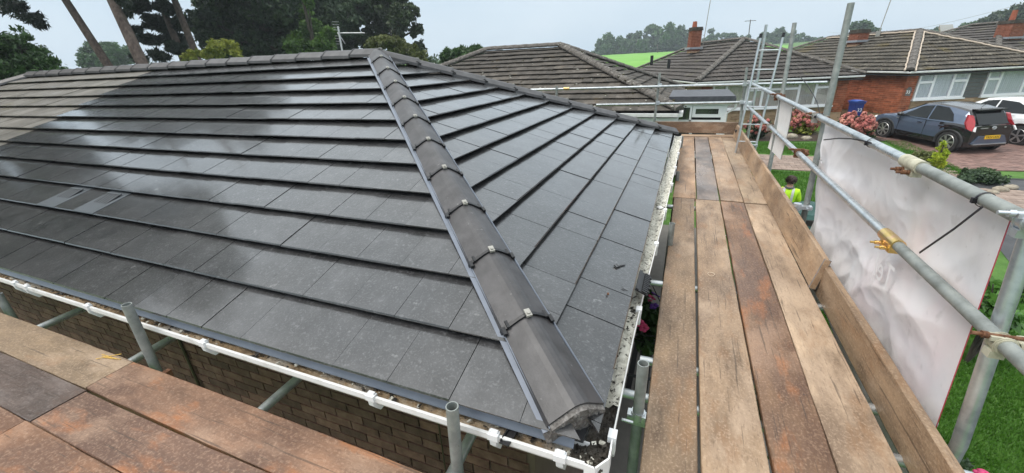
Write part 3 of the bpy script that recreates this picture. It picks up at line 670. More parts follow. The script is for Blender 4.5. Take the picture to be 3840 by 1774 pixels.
# guard rails: sleeve joints at two places
uy0, uy1 = hit(1885, 203, 0, RX).y, -1.2; ly0 = hit(1868, 252, 0, RX).y
syU = hit(2300, 408, 0, RX).y; syL = hit(2238, 615, 0, RX).y
def rz(y, z): return (RX, y, z + .004 * (y - 3) )
tube('guard_rail', (RX, uy0, ZU + .02), (RX, syU, ZU)); tube('guard_rail', (RX, syU, ZU), (RX, uy1, ZU - .01), 'dulltube')
tube('guard_rail', (RX, ly0, ZL), (RX, syL, ZL - .01)); tube('guard_rail', (RX, syL, ZL - .01), (RX, uy1, ZL - .02), 'dulltube')
def sleeve(y, z, m):
    mb = MB().cyl((RX, y - .085, z), (RX, y + .085, z), .0315, 12)
    s = mb.build('sleeve_coupler', MT[m], sc)
    for dy in (-.035, .03):
        b = MB().cyl((RX - .07, y + dy, z - .034), (RX + .03, y + dy, z - .034), .0065, 8); b.cyl((RX - .05, y + dy, z - .034), (RX - .034, y + dy, z - .034), .0125, 6); b.cyl((RX - .03, y + dy, z - .034), (RX - .018, y + dy, z - .034), .0125, 6)
        b.build('bolt', MT[m if m == 'zinc' else 'rust'], s)
    MB().box((RX - .02, y - .06, z - .052), (RX + .02, y + .06, z - .024)).build('flange', MT[m], s)
sleeve(syU, ZU, 'lime') if False else None
MT['limey'] = mat('lime_spattered_steel', [(.3, .29, .22), (.46, .44, .34), (.55, .53, .42)], 20, rough=.7, metal=.2)
sleeve(syU, ZU, 'limey'); sleeve(syL, ZL - .01, 'zinc')
def coupler(y, z, m='greysteel', b='rust', X0=RX, SXX=SX):
    mb = MB(); mb.cyl((X0, y - .024, z), (X0, y + .024, z), .0305, 14); mb.cyl((X0, y - .02, z), (X0, y - .016, z), .034, 14); mb.cyl((X0, y + .016, z), (X0, y + .02, z), .034, 14)
    mb.cyl((SXX, y + .0, z - .03), (SXX, y + .0, z + .024), .031, 14); mb.box((X0 + .01, y - .02, z - .022), (SXX, y + .02, z + .022))
    mb.box((X0 - .042, y - .016, z + .014), (X0 - .01, y + .016, z + .03)); mb.box((X0 - .03, y - .018, z - .05), (X0 + .01, y + .018, z - .024)); mb.box((SXX - .012, y - .07, z - .016), (SXX + .012, y - .02, z + .016))
    c = mb.build('coupler', MT[m], sc)
    q = MB(); q.cyl((X0 - .085, y, z + .026), (X0 + .045, y, z + .03), .0068, 8); q.cyl((X0 - .06, y, z + .026), (X0 - .044, y, z + .026), .0125, 6)
    q.cyl((SXX + .01, y - .1, z), (SXX + .01, y - .03, z), .0065, 8); q.cyl((SXX + .01, y - .085, z), (SXX + .01, y - .07, z), .012, 6)
    q.build('bolt', MT[b], c)
coupler(y3 + .03, ZU, b='rust'); coupler(y3 + .36, ZL, 'rust'); coupler(y4 - .1, ZU + .01, 'rust'); coupler(y4 - .02, ZL); 
coupler(1.6, ZL - .015, 'limey'); coupler(1.72, ZU - .004, 'alu', 'alu')
# deck-level couplers on the outer standards and the outer ledger
yl = hit(1900, 550, 0, SX)
tube('ledger', (1.06, 9.6, -.14), (1.06, -1, -.14), 'dulltube')
for px in ((2022, 521), (1895, 365)):
    p = hit(*px, 0, SX - .03); mb = MB(); mb.cyl(p + Vector((-.05, 0, -.03)), p + Vector((-.05, 0, .03)), .032, 12); mb.box(p + Vector((-.07, -.03, -.016)), p + Vector((.06, .03, .012))); mb.cyl(p + Vector((.02, -.07, 0)), p + Vector((.02, .05, 0)), .009, 8); mb.build('coupler', MT['alu'], sc)
# transoms under the right deck
for q in ((1645, 712), (1585, 992)):
    p = hit(*q, 2, -.064); tube('transom', (-.5, p.y, -.064), (1.2, p.y, -.064))
for y in (1.95, 4.7, 6.2, 7.8, 9.3): tube('transom', (-.08, y, -.0645), (1.2, y, -.0645))
# inner standards beside the right gutter
tube('standard', (-.045, 1.475, -2.1), (-.045, 1.475, .3), 'dulltube'); tube('standard', (.004, 3.47, -2.0), (.004, 3.47, .2), 'dulltube')
for y, z in ((5.6, .12), (7.85, .2)): tube('standard', (.0, y, -2), (.0, y, z), 'dulltube')
mb = MB().cyl((-.045, 1.475, -.03), (-.045, 1.475, .03), .031, 14); mb.box((-.09, 1.45, -.035), (-.01, 1.49, .02)); mb.cyl((-.11, 1.43, .0), (-.06, 1.43, 0), .008, 8); mb.build('coupler', MT['tube'], sc)
# front row of standards and transoms to the wall
def vstd(qt, qb, Y0, top, m):
    a = hit(*qt, 1, Y0); b = hit(*qb, 1, Y0); d = (a - b) / (a.z - b.z); g = b + d * (-1.6 - b.z)
    tube('standard', g, a, m)
vstd((318, 766), (396, 935), .948, 0, 'dulltube'); vstd((1137, 1022), (1152, 1190), .948, 0, 'dulltube')
tube('standard', (hit(-5, 740, 1, .948).x, .948, -2.1), (hit(-5, 740, 1, .948).x, .948, .1), 'dulltube')
for q in ((160, 800), (390, 878), (712, 990), (1165, 1150)):
    p = hit(*q, 2, -.064); tube('transom', (p.x + .03, .3, -.064), (p.x - .03, 1.38, -.064))
mb = MB(); p = hit(420, 945, 2, -.06); mb.cyl(p + Vector((-.02, 0, 0)), p + Vector((.05, .0, 0)), .009, 8); mb.box(p + Vector((-.03, -.02, -.02)), p + Vector((.0, .03, .02))); mb.build('coupler', MT['rust'], sc)
# far end: cross rails, posts
FY = 9.3
a = hit(1335, 226, 1, FY - .2); b = hit(2080, 207, 1, FY + .05)
tube('guard_rail', a, b); a = hit(1500, 264, 1, FY); b = hit(1895, 257, 1, FY + .1); tube('guard_rail', a, b)
a = hit(1900, 258, 1, FY + .1); b = hit(1898, 259, 1, FY)
for qt, qb, m in (((1879, 170), (1862, 305), 'dulltube'), ((1660, 183), (1647, 300), 'dulltube'), ((1928, 62), (1881, 345), 'tube')):
    a = hit(*qt, 1, FY); b = hit(*qb, 1, FY); d = (a - b) / (a.z - b.z); tube('standard', b + d * (zg(b.x, FY) - b.z) * Vector((1, 1, 1)).x, a, m)
p = hit(1400, 224, 1, FY - .2); MB().cyl(p + Vector((0, 0, -.2)), p + Vector((0, 0, .06)), TR, 12).build('standard', MT['dulltube'], sc)
p = hit(1425, 223, 1, FY - .2); MB().cyl(p + Vector((-.06, 0, 0)), p + Vector((.06, 0, 0)), .031, 10).build('sleeve_coupler', MT['zinc'], sc)
for q in ((1660, 215), (1655, 259), (1873, 212), (1866, 257), (1900, 207), (1885, 262)):
    p = hit(*q, 1, FY - .02); mb = MB(); mb.box(p + Vector((-.035, -.03, -.035)), p + Vector((.035, .03, .035))); mb.cyl(p + Vector((-.02, -.08, .01)), p + Vector((-.02, .03, .01)), .008, 8); mb.build('coupler', MT['alu'], sc)
# ladder at the far right corner
lad = thing('ladder', (1.15, 8.0, zg(1.1, 8)), 'aluminium ladder with black end caps tied at the far scaffold corner', 'ladder')
LY = 7.7
st = []
for qt, qb in (((1914, 90), (1862, 330)), ((1971, 88), (1906, 350))):
    a = hit(*qt, 1, LY); b = hit(*qb, 1, LY - .1); d = (a - b) / (a.z - b.z); g = b + d * (zg(1.1, 7.5) - b.z)
    MB().cyl(g, a, .017, 10).build('stile', MT['alu'], lad); MB().cyl(a - d * .03, a + d * .03, .021, 10).build('end_cap', MT['black'], lad); st.append((g, a))
for k in range(14):
    t = 1 - (.2 + k * .27) / (st[0][1].z - st[0][0].z)
    if t > 0: MB().cyl(st[0][0].lerp(st[0][1], t), st[1][0].lerp(st[1][1], t), .01, 8).build('rung', MT['alu'], lad)
# ------------------------------------------------------------------ boards
def board(name, lo, hi, along, col, m='wood', label='', grp='scaffold boards', parent=None, M=None, bands=True):
    """scaffold board; local x runs along its length"""
    lo = Vector(lo); hi = Vector(hi); L_ = (hi.x - lo.x) if along == 'x' else (hi.y - lo.y); Wd = (hi.y - lo.y) if along == 'x' else (hi.x - lo.x); Th = hi.z - lo.z
    n = max(6, int(L_ / .12)); b = .004; mb = MB(); ph = random.random() * 9
    sec = [(-Wd / 2 + b, 0), (-Wd / 2, b), (-Wd / 2, Th - b), (-Wd / 2 + b, Th), (0, Th), (Wd / 2 - b, Th), (Wd / 2, Th - b), (Wd / 2, b), (Wd / 2 - b, 0)]
    P = []
    for i in range(n + 1):
        x = -L_ / 2 + L_ * i / n; w0 = .0022 * math.sin(x * 2.3 + ph) + random.uniform(-.0012, .0012)
        P.append([(x, y + w0 * (1 if y > 0 else -1) + .002 * math.sin(x * 1.1 + ph), z + (.002 * math.sin(x * 1.7 + ph) + (random.uniform(-.0015, .0015) if z > Th / 2 else 0))) for y, z in sec])
    k = len(sec); vs_ = [p for r in P for p in r]
    mb.add(vs_, [(i * k + j, i * k + (j + 1) % k, (i + 1) * k + (j + 1) % k, (i + 1) * k + j)[::-1] for i in range(n) for j in range(k)], 0, False)
    mb.add(P[0], [tuple(range(k))]); mb.add(P[-1], [tuple(range(k))[::-1]])
    me, _ = mb.mesh(name, MT[m], (0, 0, 0))
    o = bpy.data.objects.new(name, me); o.color = (*col, 1); COL.objects.link(o)
    c = Vector(((lo.x + hi.x) / 2, (lo.y + hi.y) / 2, lo.z))
    o.matrix_world = (M or Matrix()) @ Matrix.Translation(c) @ (Matrix() if along == 'x' else Matrix.Rotation(math.pi / 2, 4, 'Z'))
    WORLD[o.name] = c; o['label'] = label; o['category'] = 'board'; o['group'] = grp
    return o
B = 'scaffold_board'; T_ = .038
J = 4.86                                     # where the near boards end
xs = [(-.008, .205), (.222, .462), (.476, .703), (.71, .928)]
xf = [(-.022, .222), (.235, .468), (.48, .708), (.714, .93)]
near = [((.195, .135, .085), 'wood', 'brown near scaffold board beside the right-hand gutter'), ((.27, .19, .125), 'wood', 'pale brown near scaffold board carrying the rubber band'), ((.185, .108, .062), 'woodorange', 'darkest reddish brown board of the near right-hand walkway'), ((.42, .315, .225), 'wood', 'palest cream board of the near walkway, next to the toe board')]
far = [((.3, .19, .115), 'wood', 'far walkway board beside the gutter, orange brown'), ((.215, .165, .135), 'woodwet', 'far walkway board with the wet purplish grey streak'), ((.3, .205, .135), 'wood', 'tan far walkway board between the wet board and the grey-tan board'), ((.285, .215, .15), 'wood', 'grey-tan far walkway board against the far toe board')]
for i in range(4):
    c, m, l = near[i]; board(B, (xs[i][0], -.9, -T_), (xs[i][1], J - [.0, .02, .02, .05][i], 0), 'y', c, m, l, 'boards of the right-hand walkway')
    c, m, l = far[i]; board(B, (xf[i][0], J + .008 + [0, -.01, .0, -.02][i], -T_ + .001), (xf[i][1], 9.02, .001), 'y', c, m, l, 'boards of the right-hand walkway')
board(B, (-.02, 9.03, -.02), (.93, 9.25, .018), 'x', (.34, .24, .165), 'wood', 'short cross board laid at the far end of the walkway', 'boards of the right-hand walkway')
board('toe_board', (-.6, 9.36, .02), (1.09, 9.395, .245), 'x', (.23, .135, .085), 'wood', 'reddish brown toe board standing across the far end', 'toe boards')
tb = board('toe_board', (.922, 2.985, .004), (.96, 9.2, .229), 'y', (.36, .25, .16), 'wood', 'far pale scratched toe board leaning along the walkway, its near end showing', 'toe boards', M=Matrix.Translation((.925, 0, .004)) @ Matrix.Rotation(math.radians(11), 4, 'Y') @ Matrix.Translation((-.925, 0, -.004)))
nb_ = board('toe_board', (.975, -1.0, -.05), (1.013, 3.4, .172), 'y', (.28, .195, .125), 'wood', 'near grey-brown toe board along the right of the walkway', 'toe boards')
# metal end bands are parts of the toe boards
def band(o, x, c):
    mb = MB(); h = .2235 / 2
    mb.box((x - .006, -.0203, -.002), (x + .006, .0203, .225)); b = mb.build('end_band', mat('painted_end_band', [(.16, .15, .15), (.24, .23, .23), (.3, .27, .27)], 30, rough=.6, metal=.3, layers=[(40, (1, 1, 1), .6, .66, (.55, .12, .16), .8)]), None, c=(0, 0, 0))
    b.parent = o; b.location = (0, 0, 0)
# toe boards were built lying on their wide side? sections are (width = thickness, height = .223)
band(tb, -(9.2 - 2.985) / 2 + .012, None)
mb = MB().box((.925, 8.9, .12), (.985, 8.99, .16)).build('toe_clip', MT['black'], sc)
# front platform at the lower left
fr = [(.675, .897), (.452, .668), (.222, .446), (-.01, .215)]
fl = [((.19, .135, .085), 'wood', 'grey-brown left board of the front platform beside the gutter'), ((.095, .07, .06), 'woodwet', 'dark wet slate-coloured board at the left of the front platform'), ((.24, .12, .06), 'woodorange', 'orange board at the far lower left of the front platform'), ((.27, .15, .085), 'woodorange', 'outermost left board of the front platform')]
frr = [((.2, .112, .07), 'woodorange', 'pale orange-stained right board of the front platform beside the gutter'), ((.125, .068, .045), 'woodorange', 'brown middle board at the lower left of the front platform'), ((.21, .105, .055), 'woodorange', 'bright orange-brown board at the lower left corner'), ((.3, .18, .1), 'wood', 'outermost right board of the front platform')]
JX = -2.8
for i in range(4):
    dj = [0, .03, .0, .3][i]
    c, m, l = fl[i]; board(B, (JX - 3.9, fr[i][0], -T_ - .001), (JX - .006 + dj, fr[i][1], -.001), 'x', c, m, l, 'boards of the front platform')
    c, m, l = frr[i]; board(B, (JX + dj, fr[i][0], -T_), (-.05 if i else -.06, fr[i][1], 0), 'x', c, m, l, 'boards of the front platform')
# ------------------------------------------------------------------ banner sheet, panel and ties
TX = 1.088
def banner():
    yn0, yn1 = hit(2525, 560, 0, TX).y, hit(2365, 1040, 0, TX).y; yf0 = hit(2066, 318, 0, TX).y - .02; yf1 = yf0 - .12
    z0, z1 = ZU - .03, -.32; nu, nv = 240, 130; P = []
    from mathutils import noise as mn
    for i in range(nu + 1):
        a = i / nu; r = []
        for j in range(nv + 1):
            b = j / nv; y = (yf0 + (yf1 - yf0) * b) * (1 - a) + (yn0 + (yn1 + (yn1 - yn0) * .35 - yn0) * b) * a; z = z0 + (z1 - z0) * b
            q = Vector((y * .8 + z * .5, z * 1.1 - y * .35, 3.1)); q2 = Vector((y * 1.9 - z * 1.2, z * 2.4 + y * .5, 9.0))
            d = .085 * abs(mn.noise(q * 1.1)) + .05 * abs(mn.noise(Vector((q2.x * .7, q2.y * 1.3, 4)))) + .036 * abs(mn.noise(Vector((q.x * 6.0, q.y * 2.2, 2)))) * (.55 + mn.noise(q * 1.3 + Vector((5, 5, 5)))) + .007 * abs(mn.noise(q * 8)) + .05 * mn.noise(q * .6)
            d = d * (.35 + .65 * min(1, b * 3)) * (1 - a ** 8); x = TX + .012 + d
            if a < .06 and b < .25: y -= .05 * (1 - a / .06) * (b / .25); x += .02 * math.sin(a * 60)
            r.append((max(x, TX - .004), y, z - .02 * math.sin(math.pi * a) * (1 - b)))
        P.append(r)
    s = MB().grid(P).build('banner_sheet', MT['sheet'], None, 'creased white banner sheet seen from behind, tied to the guard rails', 'banner')
    e = MB(); Q = [[(p[0] - .002, p[1] - dy, p[2]) for p in P[-1]] for dy in (0, .007)]
    e.grid(Q).build('banner_hem', MT['sheetred'], s)
    # mirrored lettering that shows through the sheet
    for txt, px, size in (('Tel', (2215, 712), .2),):
        c = bpy.data.curves.new('t', 'FONT'); c.body = txt; c.size = size; c.align_x = 'CENTER'; o = bpy.data.objects.new('t', c)
        me = o.to_mesh() if False else bpy.data.meshes.new_from_object(o)
        me.materials.append(plain('showthrough_print', (.8, .8, .83), .5, var=.02))
        p = hit(*px, 0, TX - .012); ob = bpy.data.objects.new('show_through_print', me); COL.objects.link(ob); ob.parent = s
        ob.matrix_local = Matrix.Translation(-WORLD[s.name]) @ axes(p, Vector((0, 1, 0)), Vector((0, .12, 1)).normalized(), Vector((1, 0, 0)))
        bpy.data.objects.remove(o)
banner()
q = [hit(*k, 0, TX) for k in ((1960, 245), (1994, 264), (1962, 402), (1931, 372))]
mb = MB(); th = Vector((.006, 0, 0)); n = 8; P = []
for i in range(n + 1):
    r = []
    for j in range(n + 1):
        a, b = i / n, j / n; p = q[0].lerp(q[1], a).lerp(q[3].lerp(q[2], a), b); p.x += .012 * math.sin(b * 3) + .006 * math.sin(a * 3); r.append(p)
    P.append(r)
mb.grid(P); mb.grid([[p + th for p in r] for r in P][::-1])
mb.build('plastic_sheet', MT['panel'], None, 'small plain white plastic panel hanging on the far guard rails', 'panel')
MT['tie'] = plain('black_cable_tie', (.012, .011, .016), .35)
def ctie(y, z, tail, lab):
    mb = MB(); n = 24
    mb.grid([[(RX + (TR + .0025 + .002 * c) * math.cos(2 * math.pi * k / n), y + dy, z + (TR + .0025 + .002 * c) * math.sin(2 * math.pi * k / n)) for c, dy in ((0, -.0045), (1, -.0045), (1, .0045), (0, .0045))] for k in range(n + 1)])
    mb.box((RX - TR - .012, y - .007, z - .014), (RX - TR + .002, y + .007, z + .006))
    t = [Vector(p) for p in tail]
    for a, b in zip(t, t[1:]):
        d = (b - a).normalized(); s = d.cross(Vector((1, 0, 0))).normalized() * .0042; k = Vector((.0012, 0, 0))
        mb.add([a - s - k, a + s - k, b + s - k, b - s - k, a - s + k, a + s + k, b + s + k, b - s + k], [(0, 1, 2, 3), (7, 6, 5, 4), (0, 4, 5, 1), (3, 2, 6, 7), (0, 3, 7, 4), (1, 5, 6, 2)])
    mb.build('cable_tie', MT['tie'], None, lab, 'cable tie', 'cable ties on the top guard rail')
y = hit(2475, 510, 0, RX).y; X0 = RX - TR - .008
tl = [hit(*k, 0, X0) for k in ((2472, 520), (2400, 576), (2313, 636))]
ctie(y, ZU - .003, tl, 'thick black cable tie with long straight tail pointing down-left over the banner')
y = hit(2195, 357, 0, RX).y; tl = [hit(*k, 0, X0) for k in ((2192, 360), (2170, 354), (2140, 349), (2110, 348), (2072, 352))]
ctie(y, ZU + .004, tl, 'thin black cable tie with tail trailing sideways across the banner')
y = hit(2062, 290, 0, RX).y; tl = [hit(*k, 0, X0) for k in ((2062, 285), (2057, 262), (2046, 238), (2030, 213), (2014, 194))]
ctie(y, ZU + .01, tl, 'black cable tie whose tail sticks up in a curve beside the post')
# ------------------------------------------------------------------ little things on roof and boards
mb = MB(); c = hit(1789, 690, 2, .004); n = 28
mb.tube([c + Vector((.022 * math.cos(2 * math.pi * k / n) + .003 * math.sin(4 * math.pi * k / n), .03 * math.sin(2 * math.pi * k / n), 0)) for k in range(n + 1)], .0016, 6)
mb.build('rubber_band', plain('pale_rubber', (.62, .5, .38), .6), None, 'pale oval rubber band lying on the second walkway board', 'rubber band')
mb = MB()
c = hit(275, 898, 2, .003)
for k in range(7):
    a = c + Vector((random.uniform(-.04, .04), random.uniform(-.012, .012), .001 * k)); an = random.gauss(.15, .25); v = Vector((math.cos(an), math.sin(an), 0)) * random.uniform(.03, .07)
    mb.cyl(a - v, a + v, .0022, 5)
mb.build('straw_wisp', plain('yellow_straw', (.6, .38, .08), .7), None, 'few wisps of yellow straw on the front platform', 'straw')
def rightplane(px, py):                      # point on the tiles of the right slope
    d = ray(px, py); t = (CAM.z - ZE - .05 + TAN * (CAM.x - EX)) / (-d.z - TAN * d.x) if False else None
    # plane z = ZE + .045 - TAN*(x-EX)
    t = (ZE + .05 + TAN * EX - CAM.z - TAN * CAM.x) / (d.z + TAN * d.x); return CAM + d * t
nrm = Vector((math.sin(PITCH), 0, CP)); ux = Vector((CP, 0, -math.sin(PITCH)))
def bit(name, px, sx, sy, rot, m, label, th=.008):
    p = rightplane(*px); M = axes(p + nrm * .004, ux, Vector((0, 1, 0)), nrm) @ Matrix.Rotation(rot, 4, 'Z')
    mb = MB().box((-sx, -sy, 0), (sx, sy * .9, th), 0, M); mb.box((-sx * .8, -sy * .6, th), (sx * .7, sy * .5, th * 1.3), 0, M); mb.build(name, MT[m], None, label, 'debris', 'scraps left on the roof')
bit('tile_offcut', (1558, 669), .012, .05, -.5, 'tile', 'narrow slate-grey tile offcut lying on the right slope')
bit('tile_offcut', (1571, 730), .022, .024, .1, 'tile', 'small square grey tile offcut near the right eave')
bit('stone_chip', (1528, 742), .005, .006, .1, 'rust', 'tiny brown chip on the right slope')
# black comb filler hanging over the gutter edge
p = rightplane(1608, 715); mb = MB(); M = axes(p + Vector((.02, 0, .012)), Vector((.9, 0, -.43)), Y_, Vector((.43, 0, .9)))
mb.box((-.035, -.115, -.004), (.04, .115, .004), 0, M)
for k in range(11): mb.box((.0, -.112 + k * .021, .004), (.032 + .012 * (k % 2), -.1 + k * .021, .013), 0, M)
mb.box((-.036, -.115, .004), (-.02, .115, .012), 0, M)
mb.build('comb_filler', MT['black'], None, 'black plastic ribbed eave comb resting at the right gutter edge', 'eave comb')
mb = MB(); p = hit(1285, 1092, 2, GZ - .005); M = axes(p, Vector((.96, -.2, .15)).normalized(), Vector((.2, .95, .2)).normalized(), Vector((-.18, -.16, .97)).normalized())
mb.box((-.02, -.05, 0), (.022, .05, .006), 0, M); mb.box((-.018, -.045, .006), (-.012, .045, .014), 0, M); mb.build('plastic_offcut', MT['black'], None, 'short black plastic offcut lying in the front gutter', 'debris')
mb = MB(); p = hit(1660, 522, 2, GZ + .005); M = axes(p, Vector((.8, .5, .2)).normalized(), Vector((-.5, .85, 0)).normalized(), Vector((-.15, -.1, .98)).normalized()); mb.box((-.02, -.035, 0), (.02, .03, .004), 0, M); mb.box((-.01, -.02, .004), (.012, .02, .006), 0, M); mb.build('plastic_offcut', MT['panel'], None, 'small white scrap lying in the right gutter', 'debris')
# ================================================================== neighbouring houses
def wallframe(P0, e, out):                   # vertical plane through P0
    P0 = Vector(P0); e = Vector(e).normalized(); out = Vector(out).normalized()
    def at(px, py):
        d = ray(px, py); t = (P0 - CAM).dot(out) / d.dot(out); p = CAM + d * t; return (p - P0).dot(e), p.z
    return P0, e, out, at
def pbox(mb, fr, u0, u1, z0, z1, o0, o1, mat=0):
    P0, e, out = fr[:3]; M = axes(Vector((P0.x, P0.y, 0)), e, -out, Vector((0, 0, 1)))
    mb.box((u0, -o1, z0), (u1, -o0, z1), mat, M)
def window(parent, fr, u0, u1, z0, z1, mull=(), trans=(), back='curtain', fw=.055, sill=True):
    """frame > pane, sill, curtain; mull: u positions, trans: (ua, ub, z)"""
    mb = MB(); o0, o1 = .015, .07
    for a, b, c, d in ((u0, u1, z0, z0 + fw), (u0, u1, z1 - fw, z1), (u0, u0 + fw, z0 + fw, z1 - fw), (u1 - fw, u1, z0 + fw, z1 - fw)): pbox(mb, fr, a, b, c, d, o0, o1)
    for u in mull: pbox(mb, fr, u - fw * .7, u + fw * .7, z0 + fw, z1 - fw, o0, o1 - .002)
    for a, b, z in trans: pbox(mb, fr, a + .03, b - .03, z - fw * .6, z + fw * .6, o0, o1 + .012)
    w_ = mb.build('window', MT['whiteframe'], parent)
    cs = [u0 + fw] + [u for u in mull] + [u1 - fw]
    for a, b in zip(cs, cs[1:]):
        m = MB(); pbox(m, fr, a + .02, b - .02, z0 + fw, z1 - fw, .042, .046); m.build('pane', MT['glass'], w_)
    P0, e, out = fr[:3]; n = int((u1 - u0) / .045) + 2; P = []
    for z in (z0 + fw * .5, z1 - fw * .5):
        P.append([Vector((P0.x, P0.y, 0)) + e * (u0 + .02 + (u1 - u0 - .04) * k / n) + out * (.028 + (.008 if k % 2 else -.006) * (1 if back != 'room' else 0)) + Vector((0, 0, z)) for k in range(n + 1)])
    MB().grid(P, smooth=False).build({'curtain': 'curtain', 'blind': 'blind', 'room': 'dark_interior'}[back], MT[back], w_)
    if sill:
        m = MB(); pbox(m, fr, u0 - .05, u1 + .05, z0 - .05, z0 - .002, .012, .13); m.build('sill', MT['whiteframe'], w_)
    return w_
def hiphouse(name, P0, th, W, D, ze, rise, label, tmat, hmat, prof, wallm, g=.33, tw=.3, gutm='pvc', pale=False, zb=None, cap=300):
    P0 = Vector((P0[0], P0[1], ze)); u = Vector((math.cos(th), math.sin(th), 0)); v = Vector((-math.sin(th), math.cos(th), 0)); r = W / 2
    pitch = math.atan2(rise, r); cp = math.cos(pitch); zb = zg(P0.x, P0.y) - .1 if zb is None else zb
    h = thing(name, P0 + u * r + v * D / 2 + Vector((0, 0, zb - ze)), label, 'house')
    up = Vector((0, 0, 1)); A, B, C_, E_ = P0, P0 + u * W, P0 + u * W + v * D, P0 + v * D; R0 = P0 + u * r + v * r + up * rise; R1 = P0 + u * r + v * (D - r) + up * rise
    dz = up * -.03
    rf = solid('roof', [A + dz, B + dz, C_ + dz, E_ + dz, R0 + dz, R1 + dz], [(0, 1, 4), (1, 2, 5, 4), (2, 3, 5), (3, 0, 4, 5), (3, 2, 1, 0)], MT['deckdark'], h)
    S = r / cp - .01
    t = slope(A, u, v, pitch, W, S, 1, 1, g, tw, hn=.075, ht=.02, th=.018, prof=prof, tl=g + .06) + slope(E_, -v, u, pitch, D, S, 1, 1, g, tw, hn=.075, ht=.02, th=.018, prof=prof, tl=g + .06)
    lay(rf, t, MT[tmat], cap, .006)
    t2 = slope(B, v, -u, pitch, D, S, 1, 1, g, tw, hn=.075, ht=.02, th=.018) ; mb = MB(); [tile_prism(mb, k, False) for k in t2]; mb.build('tile_field', MT[tmat], rf, kind='stuff')
    hs = half_round(.13, .1)
    for a, b in ((A, R0), (B, R0), (E_, R1)): caps(rf, a + up * .02, b + up * .02, .45, hs, MT[hmat], 'hip_tile', 0, .04)
    caps(rf, R0 + up * .02, R1 + up * .02, .45, hs, MT[hmat], 'ridge_tile', 0, .04)
    if pale:
        for a, b in ((A, R0), (B, R0), (R0, R1)):
            d = (b - a).normalized(); lat = d.cross(up).normalized()
            for s in (-1, 1):
                mb = MB(); n = 40
                mb.tube([a + d * ((b - a).length * k / n) + lat * s * (.15 + random.uniform(-.015, .015)) + up * (.045 + random.uniform(-.01, .015)) for k in range(n + 1)], .035, 5); mb.build('mortar_bed', MT['mortar_pale'], rf)
    ins = .32
    V = [P0 + u * ins + v * ins, P0 + u * (W - ins) + v * ins, P0 + u * (W - ins) + v * (D - ins), P0 + u * ins + v * (D - ins)]
    wl = MB().add([Vector((p.x, p.y, zb)) for p in V] + [Vector((p.x, p.y, ze - .08)) for p in V], [(0, 1, 5, 4), (1, 2, 6, 5), (2, 3, 7, 6), (3, 0, 4, 7), (4, 5, 6, 7)]).build('wall', MT[wallm], h)
    # fascia + gutter round the two visible eaves
    for a, b, o in ((A, B, -v), (E_, A, -u)):
        mb = MB(); sec = [(0, -.02), (.055, 0), (.06, -.012), (.05, -.06), (.02, -.075), (0, -.06)]
        mb.sweep([(x + .0, z) for x, z in sec], a + up * .015, b + up * .015, o, up); mb.build('gutter', MT[gutm], h)
        mb = MB(); mb.sweep([(-.3, -.16), (-.3, -.11), (-.002, -.11), (-.002, -.16)], a + u * 0 + up * 0, b, o, up); mb.build('fascia', MT['darkfascia' if gutm != 'pvc2' else 'whiteframe'], h)
    return dict(h=h, rf=rf, wl=wl, u=u, v=v, P0=P0, zb=zb, ins=ins, R0=R0, R1=R1, pitch=pitch, W=W, D=D, r=r, ze=ze, rise=rise)
def chimney(H, base, top, wd, label=None, pot=.3):
    """base/top: world points of the stack axis"""
    b = Vector(base); t = Vector(top); u, v = H['u'], H['v']; w2 = wd / 2
    mb = MB(); M = axes(Vector((b.x, b.y, 0)), u, v, Vector((0, 0, 1)))
    mb.box((-w2 + .01, -w2 + .01, b.z - .3), (w2 - .01, w2 - .01, t.z), 0, M); ch = mb.build('chimney', MT['redmortar'], H['rf'])
    # every brick of the stack in one mesh part: too small to pick apart
    mb = MB(); n = int((t.z - b.z + .2) / .075); bl = wd / 2
    for r in range(n):
        z = b.z - .2 + r * .075
        for k in range(2):
            o = (bl / 2 if r % 2 else 0)
            for s in (-1, 1):
                for a0, a1 in (((-w2, -w2 + o - .01), (-w2 + o, -w2 + o + bl - .01), (-w2 + o + bl, w2)) if o else ((-w2, -.005), (.005, w2))):
                    if a1 - a0 > .02:
                        mb.box((a0, s * w2 - .011, z), (a1, s * w2 + .011, z + .064), 0, M) if k == 0 else mb.box((s * w2 - .011, a0, z), (s * w2 + .011, a1, z + .064), 0, M)
    mb.build('brick_field', MT['chimneybrick'], H['rf'], kind='stuff')
    mb = MB(); mb.box((-w2 - .04, -w2 - .04, t.z - .15), (w2 + .04, w2 + .04, t.z - .07), 0, M); mb.box((-w2 - .02, -w2 - .02, t.z - .07), (w2 + .02, w2 + .02, t.z + .02), 0, M); mb.build('chimney_cap', MT['darkbark'], H['rf'])
    if pot: MB().cyl(t + Vector((0, 0, .02)), t + Vector((0, 0, pot)), .13, 12, .105, hollow=0).build('chimney_pot', MT['pot'], H['rf'])
    mb = MB(); mb.box((-w2 - .1, -w2 - .1, b.z - .12), (w2 + .1, w2 + .1, b.z - .02), 0, M); mb.build('flashing', MT['lead'], H['rf'])
def pole(name, a, b, r, m, label, cat, extra=None):
    mb = MB().cyl(a, b, r, 8)
    if extra: extra(mb)
    mb.build(name, MT[m], None, label, cat)
